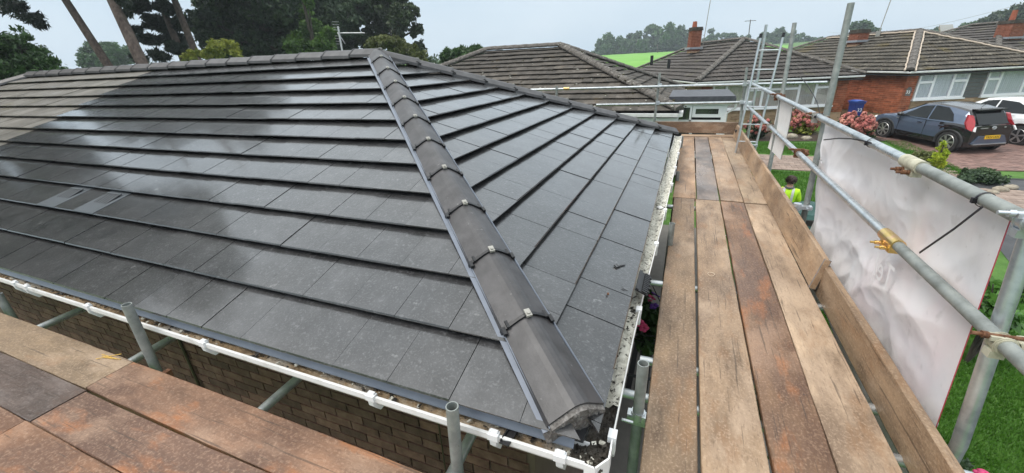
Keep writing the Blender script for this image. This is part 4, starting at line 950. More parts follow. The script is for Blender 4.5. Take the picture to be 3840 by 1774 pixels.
# ---- house next door: mossy hip roof (ridge along X)
class _: pass
hx1, hy1, hz1 = -.15, 11.2, .21; r1 = 4.2; rise1 = 1.74
h1 = thing('mossy_bungalow', (-5.6, 15.4, zg(-5, 15)), 'bungalow next door with lichen-spotted mossy brown hip roof', 'house')
W1 = 11.3; A = Vector((hx1, hy1, hz1)); u1 = Vector((-1, 0, 0)); v1 = Vector((0, 1, 0)); up = Vector((0, 0, 1))
R0 = A + u1 * r1 + v1 * r1 + up * rise1; R1 = A + u1 * (W1 - r1) + v1 * r1 + up * rise1; B1 = A + u1 * W1; C1 = B1 + v1 * 2 * r1; E1 = A + v1 * 2 * r1
rf1 = solid('roof', [p - up * .03 for p in (A, B1, C1, E1, R0, R1)], [(0, 4, 5, 1), (1, 5, 2), (2, 5, 4, 3), (3, 4, 0), (0, 1, 2, 3)], MT['deckdark'], h1)
p1 = math.atan2(rise1, r1); c1 = math.cos(p1)
lay(rf1, slope(A, u1, v1, p1, W1, r1 / c1, 1, 1, .33, .33, hn=.075, ht=.02, th=.02, tl=.39) + slope(E1, -v1, u1, p1, 2 * r1, r1 / c1, 1, 1, .33, .33, hn=.075, ht=.02, th=.02, tl=.39), MT['mosstile'], 300, .008)
for a, b in ((A, R0), (B1, R1), (E1, R0)): caps(rf1, a + up * .02, b + up * .02, .42, half_round(.15, .13), MT['oldhip'], 'hip_tile', 0, .03)
caps(rf1, R0 + up * .02, R1 + up * .02, .42, half_round(.15, .13), MT['oldhip'], 'ridge_tile', 0, .03)
MB().box((hx1 - W1 + .35, hy1 + .35, zg(-5, 15) - .3), (hx1 - .35, hy1 + 2 * r1 - .35, hz1 - .06)).build('wall', MT['redbrick'], h1)
for a, b, o in ((A, B1, -v1), (E1, A, -u1)):
    MB().sweep([(0, -.02), (.1, 0), (.105, -.01), (.1, -.09), (.02, -.1), (0, -.09)], a, b, o, up).build('gutter', MT['pvc'], h1)
    MB().sweep([(-.33, -.3), (-.33, -.12), (-.003, -.12), (-.003, -.3)], a, b, o, up).build('fascia', MT['whiteframe'], h1)
mb = MB()                                     # clumps of moss and lichen on the hips and lower courses
for k in range(420):
    if random.random() < .55:
        t = random.random(); p = A.lerp(R0, t) + Vector((random.uniform(-.16, .16), random.uniform(-.1, .1), .12 + random.uniform(-.03, .05)))
    else:
        x = hx1 - random.random() * 9; d_ = random.random() ** 1.6 * 3.6
        if d_ > hx1 - x - .1: continue
        p = Vector((x, hy1 + d_, hz1 + d_ * rise1 / r1 + .055))
    s = random.uniform(.012, .045); mb.ball(p, s, 5, 0 if random.random() < .6 else 1, (1, 1, .5))
mb.build('moss_clumps', [mat('moss_brown', [(.03, .03, .012), (.07, .055, .02)], 30, rough=1), plain('pale_lichen', (.42, .41, .36), .9)], rf1, kind='stuff')
# porch with a flat felt roof
po = MB(); fp = wallframe((-.3, 12.55, 0), X_, -Y_); py0 = 12.55
mb = MB().box((-.45, py0 - .22, .37), (1.18, 15.0, .47)); mb.box((-.45, py0 - .2, .47), (1.16, 14.9, .5)); mb.build('porch_roof', MT['felt'], h1)
MB().box((.0, py0 + .02, zg(0, 12)), (.98, 14.8, .28)).build('porch_wall', MT['room'], h1)
MB().box((-.42, py0 - .1, .26), (1.1, 14.85, .365)).build('porch_fascia', MT['whiteframe'], h1)
MB().sweep([(0, 0), (.07, 0), (.07, -.06), (0, -.06)], (-.4, py0 - .1, .37), (1.2, py0 - .1, .37), -Y_, up).build('porch_gutter', MT['pvc'], h1)
MB().tube([(1.19, py0 - .13, .34), (1.2, py0 - .1, .2), (1.02, py0 - .05, .05), (1.02, py0 - .05, -1.8)], .03, 8).build('downpipe', MT['pvc'], h1)
fpw = wallframe((0, py0, 0), X_, -Y_)
window(h1, fpw, -.35, .17, -.35, .26, back='room', sill=False); window(h1, fpw, .18, .9, -.05, .25, back='room', sill=False, fw=.08); window(h1, fpw, -.35, .9, -1.1, -.12, back='room', mull=(.2,))
MB().box((.9, py0 - .06, -1.9), (1.02, py0 + .03, .26)).build('corner_post', MT['whiteframe'], h1)
# ---- house with blinds (behind the scaffold end)
H2 = hiphouse('brown_roof_bungalow', (.31, 19.5), math.radians(22), 6.84, 12, .46, 1.6, 'bungalow with dark brown roof, beige blinds and stone cladding under the windows', 'browntile', 'oldhip', .018, 'redmortar', gutm='pvc')
f2 = wallframe(H2['P0'] + H2['u'] * .32 + H2['v'] * .31, H2['u'], -H2['v'])
ua = f2[3](1790, 240)[0]; ub = f2[3](2096, 230)[0]; zs = f2[3](1960, 270)[1]; zt = H2['ze'] - .13
mus = [f2[3](x, 240)[0] for x in (1824, 1876, 1915, 2005, 2047)]
window(H2['h'], f2, ua, ub, zs, zt, mus, [(mus[1], mus[2], zt - .28), (mus[2] + .02, mus[3], zt - .28), (mus[4], ub, zt - .28), (ua, mus[0], zt - .28)], 'blind', .07)
coursed(H2['wl'], f2[0] + Vector((0, 0, zs - .06 - 1.2 - f2[0].z)), f2[1], f2[2], ub + .1, 1.2, .42, .12, MT['stone'], .012, .03, 300, .008, 'stone')
o = f2[0] + f2[1] * (ub + .12) + Vector((0, 0, -.99 - f2[0].z)); coursed(H2['wl'], o, f2[1], f2[2], 6.2 - ub - .12, 1.35, .225, .075, MT['redbrick'], .011, .02, 300)
o = f2[0] + f2[1] * .02 + Vector((0, 0, zs - f2[0].z)); coursed(H2['wl'], o, f2[1], f2[2], ua - .06, zt - zs, .225, .075, MT['redbrick'], .011, .02, 300)
p = hit(1745, 118, 1, 26.3); chimney(H2, p, hit(1747, 70, 1, 26.3), .5)
p = p + Vector((.45, .3, -.1)); pole('aerial_mast', p, Vector((p.x + .12, p.y, p.z + 3.1)), .018, 'greysteel', 'tall thin mast beside the brown roof chimney', 'aerial', lambda mb: [mb.cyl(p + Vector((-.06, 0, .3 + k * .18)), p + Vector((.02, 0, .3 + k * .18)), .012, 6) for k in range(3)])
for q in ((1639, 157), (1682, 166)):
    b = hit(*q, 1, 22); MB().cyl(b - Vector((0, 0, .12)), b + Vector((0, 0, .3)), .07, 10).build('roof_vent_pipe', MT['black'], H2['h'])
# ---- number 33
H3 = hiphouse('red_brick_bungalow', (7.84, 21.4), math.radians(26), 6.8, 12, .58, 1.47, 'red brick bungalow number 33 with pale mortar lines along the roof hips', 'mosstile2', 'oldhip', .02, 'redmortar', gutm='pvc', pale=True)
f3 = wallframe(H3['P0'] + H3['u'] * .31 + H3['v'] * .32, H3['u'], -H3['v'])
f3l = wallframe(H3['P0'] + H3['u'] * .31 + H3['v'] * .3, H3['v'], -H3['u'])
coursed(H3['wl'], f3l[0] + f3l[1] * 3.3 + Vector((0, 0, -1.08 - f3l[0].z)), -f3l[1], f3l[2], 3.3, 1.575, .225, .075, MT['redbrick'], .011, .022, 330)
def z5(x, y): return ((3140 + x / 2.644) / PXS, (y / 2.644) / PXS)
u0 = f3[3](*z5(775, 860))[0]; u1_ = f3[3](*z5(1270, 830))[0]; z0 = f3[3](*z5(1000, 975))[1]; z1 = H3['ze'] - .1
coursed(H3['wl'], f3[0] + Vector((0, 0, -1.08 - f3[0].z)), f3[1], f3[2], u0 - .02, 1.575, .225, .075, MT['redbrick'], .011, .022, 300)
m1, m2 = f3[3](*z5(925, 860))[0], f3[3](*z5(1120, 845))[0]
window(H3['h'], f3, u0, u1_, z0, z1, (m1, m2), [(u0, m1, z1 - .33), (m2, u1_, z1 - .33)], 'curtain', .075)
u2 = f3[3](*z5(1440, 860))[0]
mb = MB(); n = 7
for k in range(n):
    zz = z0 - .03 + (z1 - z0 + .03) * k / n; mm = MB(); pbox(mm, f3, u1_ + .03, u2 - .03, zz, zz + (z1 - z0) / n - .006, .01, .035); mm.build('cladding_board', MT['clad'], H3['wl'])
m3, m4 = f3[3](*z5(1570, 860))[0], f3[3](*z5(1820, 845))[0]
window(H3['h'], f3, u2, 5.9, z0, z1, (m3, m4), [(u2, m3, z1 - .33), (m4, 5.9, z1 - .33)], 'curtain', .075)
coursed(H3['wl'], f3[0] + f3[1] * (u0) + Vector((0, 0, z0 - .06 - 1.2 - f3[0].z)), f3[1], f3[2], 5.9 - u0, 1.2, .42, .12, MT['stone'], .01, .03, 300, .006, 'stone')
p = hit(2158, 100, 1, 27.5); chimney(H3, p, hit(2152, 76, 1, 27.5), .55, pot=0)
p = p + Vector((.75, 0, -.15)); pole('aerial_mast', p, p + Vector((.25, 0, 3.4)), .02, 'greysteel', 'tall thin mast on the roof of number 33', 'aerial', lambda mb: mb.box(p + Vector((-.07, -.07, .1)), p + Vector((.07, .07, .5))))
MB().cyl(p + Vector((.15, -.5, -.3)), p + Vector((.15, -.5, .25)), .06, 10).build('roof_vent_pipe', MT['black'], H3['h'])
# number plate on the wall and on the bin: 33
def text(body, size, m, M, parent, name='numerals', ext=.004):
    c = bpy.data.curves.new('t', 'FONT'); c.body = body; c.size = size; c.align_x = 'CENTER'; c.align_y = 'CENTER'; c.extrude = ext; o = bpy.data.objects.new('t', c)
    me = bpy.data.meshes.new_from_object(o); me.materials.clear(); me.materials.append(m); bpy.data.objects.remove(o)
    ob = bpy.data.objects.new(name, me); COL.objects.link(ob); ob.parent = parent; ob.matrix_local = Matrix.Translation(-WORLD[parent.name]) @ M; return ob
ul, zl = f3l[3](*z5(712, 915)); c = f3l[0] + f3l[1] * ul + f3l[2] * .03; c.z = zl
mb = MB(); M = axes(c, -f3l[1], up, f3l[2])
mb.box((-.1, -.14, -.01), (.1, .14, .012), 0, M); mb.box((-.06, .14, -.01), (.06, .19, .012), 0, M); pl = mb.build('house_number_plate', MT['clad'], H3['h'])
text('33', .17, MT['whiteframe'], axes(c + f3l[2] * .014, -f3l[1], up, f3l[2]), pl)
# ---- a further house behind at the right edge
H4 = hiphouse('far_bungalow', (14.5, 30.5), math.radians(24), 7.5, 9, .95, 1.5, 'further bungalow with brown roof and red chimney behind number 33', 'browntile', 'oldhip', 0, 'redbrick', g=.36, tw=.36, cap=120)
p = hit(2535, 92, 1, 33.0); chimney(H4, p, hit(2545, 52, 1, 33.0), .75, pot=.5)
# ---- small far cottages and a barn on the rise
def shed(q0, q1, D, hgt, roofh, m, rm, label, cat, name):
    a = deep(*q0, D); b = deep(*q1, D); d = (b - a); d.z = 0; L_ = d.length; e = d.normalized(); n = Vector((-e.y, e.x, 0)); w_ = L_ * .6
    g = zg(a.x, a.y) - 1; z = a.z; t = thing(name, Vector(((a.x + b.x) / 2, (a.y + b.y) / 2, g)), label, cat)
    M = axes(Vector((a.x, a.y, 0)), e, n, up); mb = MB(); mb.box((0, 0, g), (L_, w_, z), 0, M); mb.add([M @ Vector(k) for k in ((0, 0, z), (0, w_, z), (0, w_ / 2, z + roofh), (L_, 0, z), (L_, w_, z), (L_, w_ / 2, z + roofh))], [(0, 2, 1), (3, 4, 5)]); mb.build('wall', MT[m], t)
    mb = MB(); o = .25
    for s in (0, 1):
        yb, yt = (-o, w_ / 2) if s == 0 else (w_ + o, w_ / 2); zb_ = z - o * roofh / (w_ / 2)
        pts = [(-o, yb, zb_ + .05), (L_ + o, yb, zb_ + .05), (L_ + o, yt, z + roofh + .05), (-o, yt, z + roofh + .05)]
        mb.add([M @ Vector(p) for p in pts] + [M @ (Vector(p) + Vector((0, 0, .12))) for p in pts], [(0, 1, 2, 3), (7, 6, 5, 4), (0, 4, 5, 1), (3, 2, 6, 7), (0, 3, 7, 4), (1, 5, 6, 2)])
    mb.build('roof', MT[rm], t)
    for k in range(2):
        mm = MB(); mm.box((L_ * (.25 + .4 * k), -.05, z - hgt * .6), (L_ * (.4 + .4 * k), .02, z - hgt * .2), 0, M); mm.build('opening', MT['room'], t)
shed((2368, 80), (2398, 80), 150, 3, 2.2, 'stone', 'greysteel', 'far grey-roofed barn on the hill top', 'barn', 'barn')
shed((2105, 108), (2122, 106), 170, 3, 2.5, 'redbrick', 'browntile', 'far red house on the hill beside the dark trees', 'house', 'far_house')
# poles and overhead cable
def tpole(q0, q1, D, label, arm):
    a = deep(*q0, D); b = deep(*q1, D); g = Vector((a.x, a.y, zg(a.x, a.y)))
    pole('utility_pole', g, b, .13, 'darkbark', label, 'utility pole', (lambda mb: mb.box(b + Vector((-arm, -.06, -.35)), b + Vector((arm, .06, -.2)))) if arm else (lambda mb: mb.box(b + Vector((-.3, -.1, -.8)), b + Vector((.3, .1, -.1)))))
tpole((1883, 105), (1888, 50), 130, 'far wooden pole with a cross arm above the brown roof', 1.6)
tpole((1654, 137), (1654, 112), 190, 'far short pole standing in the bright green field', 0)
a = deep(2080, 80, 110); b = deep(2640, -8, 48); mb = MB(); mb.tube([a.lerp(b, k / 20) - Vector((0, 0, 2.0 * math.sin(math.pi * k / 20))) for k in range(21)], .022, 5)
mb.build('overhead_cable', MT['greysteel'], None, 'thin overhead cable crossing the sky at the right', 'cable')
# aerial behind the ridge
ta = thing('tv_aerial', hit(860, 128, 1, 6.6), 'white rod television aerial standing behind the grey ridge', 'aerial')
pb, pt = hit(860, 128, 1, 6.6), hit(850, 66, 1, 6.6)
MT['white_metal'] = plain('white_aluminium', (.55, .56, .56), .4, .3)
MB().cyl(pb - Vector((0, 0, .6)), pt, .016, 8).build('mast', MT['white_metal'], ta)
c = hit(849, 83, 1, 6.6); e = hit(917, 83, 1, 6.75); MB().cyl(c, e, .011, 6).build('boom', MT['white_metal'], ta)
for k in range(9):
    q = c.lerp(e, .15 + .1 * k); w_ = .05
    MB().cyl(q - Vector((0, w_, 0)), q + Vector((0, w_, 0)), .0035, 5).build('element', MT['white_metal'], ta)
for s in (1, -1):
    for k in range(4):
        q = c + Vector((.0, .0, s * (.05 + k * .045))); MB().cyl(q - Vector((.022, .06, 0)), q + Vector((.022, .06, 0)), .0025, 5).build('reflector', MT['white_metal'], ta)
MB().tube([c, hit(862, 100, 1, 6.6), hit(868, 110, 1, 6.7)], .008, 6).build('bracket_arm', MT['white_metal'], ta)
# ================================================================== trees and plants
def leaves(C, Rr, n, size, sub=26, squash=1.0, spread=.34, asp=1.7):
    """leaf quads in sub-clumps over ellipsoid lobes; C (k,3), Rr (k,)"""
    C = np.asarray(C, float); Rr = np.asarray(Rr, float); wts = Rr ** 2; wts = wts / wts.sum(); P = []
    for c, r, w_ in zip(C, Rr, wts):
        m = max(4, int(sub)); d = rng.normal(size=(m, 3)); d /= np.linalg.norm(d, axis=1)[:, None]
        cen = c + d * (r * (.35 + .6 * rng.random((m, 1)))) * np.array([1, 1, squash]); k = max(6, int(n * w_ / m))
        sr = r * spread * (.6 + .8 * rng.random(m))
        q = rng.normal(size=(m, k, 3)); q /= np.linalg.norm(q, axis=2)[:, :, None]; q *= (rng.random((m, k, 1)) ** .45) * sr[:, None, None]
        q[:, :, 2] *= .75; P.append((cen[:, None, :] + q).reshape(-1, 3))
    P = np.concatenate(P); n = len(P); s = size * (.6 + .8 * rng.random((n, 1)))
    a = rng.normal(size=(n, 3)); a /= np.linalg.norm(a, axis=1)[:, None]; b = rng.normal(size=(n, 3)); b -= a * (a * b).sum(1)[:, None]; b /= np.linalg.norm(b, axis=1)[:, None]
    a *= s * asp / 2; b *= s / 2
    V = np.stack([P - a, P - b * .9, P + a, P + b * .9], 1).reshape(-1, 3); return V, np.arange(4 * n).reshape(-1, 4)
def px_lobes(L_, D):
    C = []; R_ = []
    for k in L_:
        px, py, r = k[:3]; dd = D * (1 + (k[3] if len(k) > 3 else random.uniform(-.06, .06)))
        C.append(tuple(deep(px, py, dd))); R_.append(r * PXS / FPX * dd)
    return C, R_
def tree(name, lobes, D, m, n, size, label, cat='tree', trunk=None, tr=.2, bark='darkbark', grp=None, sub=26, spread=.34, asp=1.7, limbs=True, squash=1.0):
    C, R_ = px_lobes(lobes, D) if D else ([l[:3] for l in lobes], [l[3] for l in lobes])
    cx = sum(c[0] for c in C) / len(C); cy = sum(c[1] for c in C) / len(C); g = zg(cx, cy)
    if trunk: pts = trunk
    else: top = max(c[2] for c in C); pts = [Vector((cx, cy, g - .2)), Vector((cx + .1, cy, (g + top) / 2)), Vector((cx, cy, top))]
    t = thing(name, Vector((pts[0][0], pts[0][1], g)), label, cat, grp)
    k = len(pts); mb = MB().tube(pts, [tr * (1 - .55 * i / (k - 1)) for i in range(k)], 10)
    if limbs:
        for c, r in zip(C, R_):
            a = Vector(pts[0]).lerp(Vector(pts[-1]), .55) if trunk is None else min((Vector(p) for p in pts[1:]), key=lambda p: (p - Vector(c)).length)
            c = Vector(c); mid = a.lerp(c, .5) + Vector((0, 0, -.08 * (c - a).length)); mb.tube([a, mid, c], [tr * .4, tr * .26, tr * .1], 6)
            for _ in range(4):
                e = c + Vector((random.gauss(0, 1), random.gauss(0, 1), random.gauss(.2, .7))).normalized() * r * .8; mb.tube([c, c.lerp(e, .5) + Vector((0, 0, .05 * r)), e], [tr * .1, tr * .07, tr * .03], 5)
    mb.build('trunk', MT[bark], t)
    V, F = leaves(C, R_, n, size, sub, squash, spread, asp); raw('crown', V, F, MT[m], t)
    return t
# left group behind the ridge
tree('leafy_tree', [(0, 165, 70), (-80, 130, 110), (105, 180, 48), (55, 125, 52), (140, 200, 32), (-40, 215, 80), (40, 195, 60), (-160, 180, 110)], 17, 'leaf_mid', 42000, .1, 'broad leafy mid-green tree at the left edge behind the ridge', sub=44, spread=.3)
def pine(qa, qb, D, r, lobes, label, n, grow=12):
    a = deep(*qa, D); b = deep(*qb, D); d = (b - a) / max(.1, (b.z - a.z)); g = zg(a.x, a.y)
    base = a + d * (g - a.z) * .5; base.z = g - .2; pts = [base, a, b, b + d * grow * .5, b + d * grow]
    return tree('pine_tree', lobes, D, 'leaf_pine', n, .09, label, 'pine tree', pts, r, 'bark', 'tall pines behind the bungalow', sub=34, spread=.3, asp=4.5, squash=.6, limbs=False)
pine((272, 165), (165, 0), 24, .27, [(30, 20, 34), (80, 45, 26), (100, 62, 16), (0, 5, 40), (120, -170, 120), (30, -140, 100), (200, -220, 120), (90, -280, 130), (-20, -230, 120), (180, -330, 120)], 'leftmost bare-trunked pine with a dark branch hanging at top left', 46000)
pine((360, 165), (280, -5), 22, .34, [(200, -170, 110), (300, -190, 120), (240, -260, 130), (310, 5, 18), (318, 35, 12), (330, -290, 120), (260, -360, 120), (380, -220, 100)], 'pine with the thickest pale brown trunk, second from left', 44000)
pine((452, 125), (402, 0), 27, .25, [(350, 15, 30), (395, 60, 34), (375, 100, 24), (430, 100, 30), (345, 75, 14), (400, 140, 22), (350, 145, 18), (420, 20, 28), (400, -80, 70), (330, -100, 60)], 'third pine from left, its trunk behind dark needle clumps', 40000)
pine((492, 135), (437, -5), 26, .25, [(450, 60, 26), (440, 120, 26), (480, 140, 20), (505, 95, 12), (520, 40, 20), (460, -90, 80), (540, -120, 80)], 'fourth pine from left standing against the big evergreen', 34000)
for k, (x, y, hgt, nm) in enumerate([(-31, 4.5, 17, 'tall pine beyond the left end of the bungalow, nearest the front'), (-36, 8, 20, 'tall pine beyond the left end of the bungalow, at the back'), (-30, 1.5, 16, 'tall pine beyond the left end, towards the street')]):
    g = zg(x, y); tree('pine_tree', [(x + random.uniform(-2, 2), y + random.uniform(-2, 2), g + hgt * f, r) for f, r in ((.45, 2.0), (.6, 2.6), (.72, 2.8), (.85, 2.4), (.98, 1.6))], 0, 'leaf_pine', 16000, .14, nm, 'pine tree', [Vector((x, y, g - .2)), Vector((x + .3, y, g + hgt * .5)), Vector((x, y, g + hgt))], .32, 'bark', 'tall pines behind the bungalow', sub=34, spread=.32, asp=3.5, squash=.6)
for x, y, hgt, nm in [(-25, 4.6, 17, 'unseen dense evergreen added beyond the left end, darkening the roof reflections'), (-25, -1.5, 16, 'second unseen dense evergreen added further along the left end for the roof reflections')]:  # out of view, added to darken what the front slope reflects
    g = zg(x, y); tree('evergreen_tree', [(x + random.uniform(-2, 2), y + random.uniform(-2.4, 2.4), g + hgt * f, r) for f, r in ((.3, 3.0), (.45, 3.4), (.55, 3.5), (.66, 3.4), (.8, 3.0), (.95, 2.0))], 0, 'leaf_dark', 30000, .26, nm, 'tree', None, .4, 'darkbark', 'unseen evergreens added at the left', sub=40, spread=.34)
tree('round_tree', [(235, 135, 26), (280, 130, 30), (315, 140, 26), (215, 155, 20), (260, 160, 40)], 75, 'leaf_far', 9000, .34, 'hazy far round tree seen between the two left pine trunks')
tree('evergreen_tree', [(540, 60, 50), (600, 20, 60), (560, -40, 70), (660, 60, 60), (640, 110, 45), (570, 115, 40), (720, 20, 60), (700, 110, 40), (620, -80, 90), (720, -80, 80), (510, 10, 25), (610, 60, 50), (680, 20, 55), (520, 90, 30), (740, 70, 45), (660, 140, 40), (590, 140, 35), (540, 140, 25), (740, 130, 35)], 31, 'leaf_dark', 105000, .2, 'huge dense dark evergreen tree towering above the ridge', tr=.5, sub=60, spread=.3)
tree('evergreen_tree', [(810, 10, 55), (850, -40, 60), (840, 50, 40), (800, -80, 70), (880, 90, 35), (850, 110, 30), (900, 20, 40), (820, 70, 40), (870, 60, 40), (830, 120, 35)], 35, 'leaf_dark', 52000, .2, 'second dark evergreen tree rising behind the television aerial', tr=.4, sub=50, spread=.3)
tree('climber_tree', [(765, 35, 22), (785, 75, 26), (755, 105, 26), (815, 110, 28), (830, 85, 20), (735, 120, 22), (780, 120, 26), (775, 5, 14)], 28.5, 'leaf_bright', 13000, .13, 'bright green leafy tree in front of the dark evergreens', sub=40)
tree('airy_tree', [(930, 10, 45), (980, 0, 45), (1000, 50, 38), (950, 70, 38), (1035, 30, 22), (1045, 75, 20), (1000, 105, 28), (960, -60, 70), (1055, 120, 18), (920, 100, 30), (1020, -20, 25)], 36, 'leaf_lacy', 36000, .17, 'airy grey-green tree with sky showing through, right of the aerial', tr=.35, sub=34, spread=.26)
tree('yellow_shrub', [(540, 125, 24), (575, 118, 22), (520, 140, 16), (595, 135, 14)], 21, 'leaf_yellow', 3600, .075, 'golden yellow shrub top showing above the ridge', 'shrub', tr=.06, sub=30)
tree('yellow_shrub', [(480, 140, 14), (500, 135, 12), (465, 146, 10)], 21.5, 'leaf_yellow', 1900, .075, 'smaller golden shrub top beside the pine trunk foot', 'shrub', tr=.05, sub=24)
tree('olive_bush', [(955, 112, 24), (995, 118, 28), (1035, 135, 24), (1060, 145, 22), (970, 105, 18), (930, 118, 18)], 24, 'leaf_olive', 12000, .09, 'olive green bush directly behind the roof apex', 'bush', tr=.08, sub=34)
tree('clipped_conifer', [(1128, 148, 20), (1150, 140, 20), (1175, 140, 22), (1198, 136, 20), (1140, 160, 22), (1180, 160, 26), (1205, 128, 10), (1125, 132, 9), (1160, 128, 10)], 27, 'leaf_mid', 16000, .12, 'flat-topped green conifer behind the mossy roof', 'conifer', tr=.2, sub=40, asp=2.6)
# far hill
far_t = [((1512, 115, 15), (1532, 100, 16), (1524, 122, 14)), ((1560, 112, 20), (1575, 120, 16), (1550, 122, 14)), ((1598, 100, 20), (1615, 115, 16), (1590, 118, 16)), ((1640, 85, 24), (1630, 110, 22), (1660, 112, 22)), ((1680, 80, 26), (1695, 105, 24), (1670, 110, 20)), ((1715, 90, 24), (1722, 112, 22)), ((1790, 98, 20), (1800, 112, 16)), ((1832, 98, 18), (1845, 110, 14)), ((1872, 104, 14), (1862, 115, 12)), ((1922, 102, 18), (1915, 115, 14)), ((1955, 92, 20), (1965, 108, 20)), ((1995, 96, 20), (2005, 110, 16)), ((2040, 104, 14), (2060, 106, 11))]
names = ['lone tall tree at the left end of the far tree belt', 'rounded tree second from left on the far hill', 'rounded tree third from left on the far hill', 'tall tree at the left side of the highest far clump', 'tallest tree in the middle of the far clump', 'far tree just left of the brown roof chimney', 'far tree just right of the brown roof chimney', 'far tree left of the wooden cross-arm pole', 'small far tree right at the wooden cross-arm pole', 'far tree behind the scaffold ladder', 'far tree between the ladder and the grey post', 'far tree right of the grey scaffold post', 'small dark tree at the right end of the far belt']
for lb, nm in zip(far_t, names): tree('hill_tree', lb, 215 if lb[0][0] < 1740 else 240, 'leaf_far', 3600, .95, nm, tr=.35, grp='trees on the far hill', sub=22, spread=.36, limbs=False)
for lb, D, nm, m in ((((2165, 70, 22), (2190, 82, 16), (2150, 88, 14)), 130, 'hazy tree behind the mast of number 33', 'leaf_far'), (((2225, 92, 12), (2250, 90, 12), (2275, 90, 12)), 140, 'low hedge trees left of the hill-top barn', 'leaf_far'), (((2330, 84, 10), (2350, 80, 10), (2312, 88, 10)), 140, 'low trees beside the hill-top barn', 'leaf_far'), (((2430, 78, 20), (2455, 85, 18)), 110, 'round hazy tree right of the barn', 'leaf_far'), (((2475, 65, 20), (2500, 50, 20), (2490, 85, 18)), 95, 'dark spreading tree left of the right-edge chimney', 'leaf_lacy'), (((2545, 45, 24), (2580, 35, 26), (2560, 70, 20)), 90, 'dark tree behind the right-edge chimney', 'leaf_lacy')):
    tree('hill_tree', lb, D, m, 4200, .5, nm, tr=.25, grp='trees on the far hill', sub=26, limbs=False)
C = []; R_ = []
for k in range(60):
    t_ = k / 59; q = deep(2085 + 520 * t_ + random.uniform(-4, 4), 106 - 14 * t_ + random.uniform(-4, 6), random.uniform(118, 150)); C.append(tuple(q)); R_.append(random.uniform(1.1, 2.0))
V, F = leaves(C, R_, 26000, .42, 16); raw('far_wood', V, F, MT['leaf_far'], None, 'dark belt of woodland on the hill behind number 33', 'wood', None, 'stuff')
# hedge along the field
a, b = deep(1490, 131, 205), deep(1740, 121, 215); C = []; R_ = []
for k in range(40):
    p = a.lerp(b, k / 39); C.append((p.x, p.y, zg(p.x, p.y) + 1.0)); R_.append(random.uniform(1.3, 2.1))
V, F = leaves(C, R_, 9000, .6, 12); raw('field_hedge', V, F, MT['leaf_far'], None, 'long dark hedge at the top of the green field', 'hedge')
for lb, D, nm in ((((2120, 100, 10), (2140, 95, 12)), 150, 'small hill tree left of the number 33 chimney'), (((2205, 95, 12), (2222, 100, 12)), 150, 'hill tree behind the lichen-covered ridge'), (((2295, 90, 10), (2308, 95, 10)), 150, 'hill tree left of the mortar-lined apex'), (((2362, 90, 9), (2405, 86, 12), (2385, 92, 10)), 145, 'hill trees below and right of the barn')):
    tree('hill_tree', lb, D, 'leaf_far', 2600, .5, nm, tr=.2, grp='trees on the far hill', sub=22, limbs=False)
C = []; R_ = []
for k in range(34):
    p = deep(430 + 700 * k / 33, 165 - 12 * k / 33, 33); C.append((p.x, p.y, p.z - 1.0)); R_.append(random.uniform(1.3, 1.9))
V, F = leaves(C, R_, 22000, .16, 24); t = thing('tall_hedge', Vector((C[17][0], C[17][1], zg(C[17][0], C[17][1]))), 'dark hedge filling the foot of the tall trees behind the ridge', 'hedge'); raw('foliage', V, F, MT['leaf_dark'], t)
mb = MB(); [mb.tube([(c[0], c[1], zg(c[0], c[1]) - .1), (c[0] + .1, c[1], c[2])], [.07, .04], 6) for c in C]; mb.build('stems', MT['darkbark'], t)
# ---- front garden planting
def hydrangea(px, py, rpx, D, n, m, label, hue):
    c = deep(px, py, D); r = rpx * PXS / FPX * D; g = zg(c.x, c.y)
    t = thing('hydrangea', Vector((c.x, c.y, g)), label, 'bush', 'hydrangeas by the bungalow walls')
    mb = MB(); [mb.tube([(c.x, c.y, g), (c.x + random.uniform(-.5, .5) * r, c.y + random.uniform(-.4, .4) * r, c.z), (c.x + random.uniform(-.9, .9) * r, c.y + random.uniform(-.7, .7) * r, c.z + .4 * r)], [.02, .014, .008], 5) for _ in range(9)]; mb.build('stems', MT['darkbark'], t)
    C = [(c.x + random.uniform(-.5, .5) * r, c.y + random.uniform(-.4, .4) * r, c.z + random.uniform(-.6, .25) * r) for _ in range(9)]
    V, F = leaves(C, [r * .55] * 9, 2600, .09, 20); raw('foliage', V, F, MT[m], t)
    hm = MB()
    for k in range(26):
        d = Vector((random.gauss(0, 1), random.gauss(0, 1), random.gauss(.2, 1))).normalized(); hm.ball(d * .05, .028, 5)
    me, _c = hm.mesh('flower_head', MT['hyd'], (0, 0, 0))
    for k in range(n):
        d = Vector((random.gauss(0, 1), random.gauss(-.6, 1), random.gauss(.35, .8))).normalized(); d.z *= .85
        inst('flower_head', me, Matrix.Translation(c + d * r * random.uniform(.8, 1.02)) @ Matrix.Rotation(random.random() * 6, 4, 'Z') @ Matrix.Scale(random.uniform(.8, 1.35), 4), t)
hydrangea(2020, 306, 34, 16.2, 75, 'leaf_yellow', 'pink hydrangea with yellow-green leaves behind the hanging white panel', 0)
hydrangea(1905, 318, 30, 15.8, 34, 'leaf_lacy', 'dark reddish hydrangea behind the ladder foot', 0)
hydrangea(2152, 315, 40, 14.6, 110, 'leaf_lacy', 'large salmon-pink hydrangea beside the blue-grey car', 0)
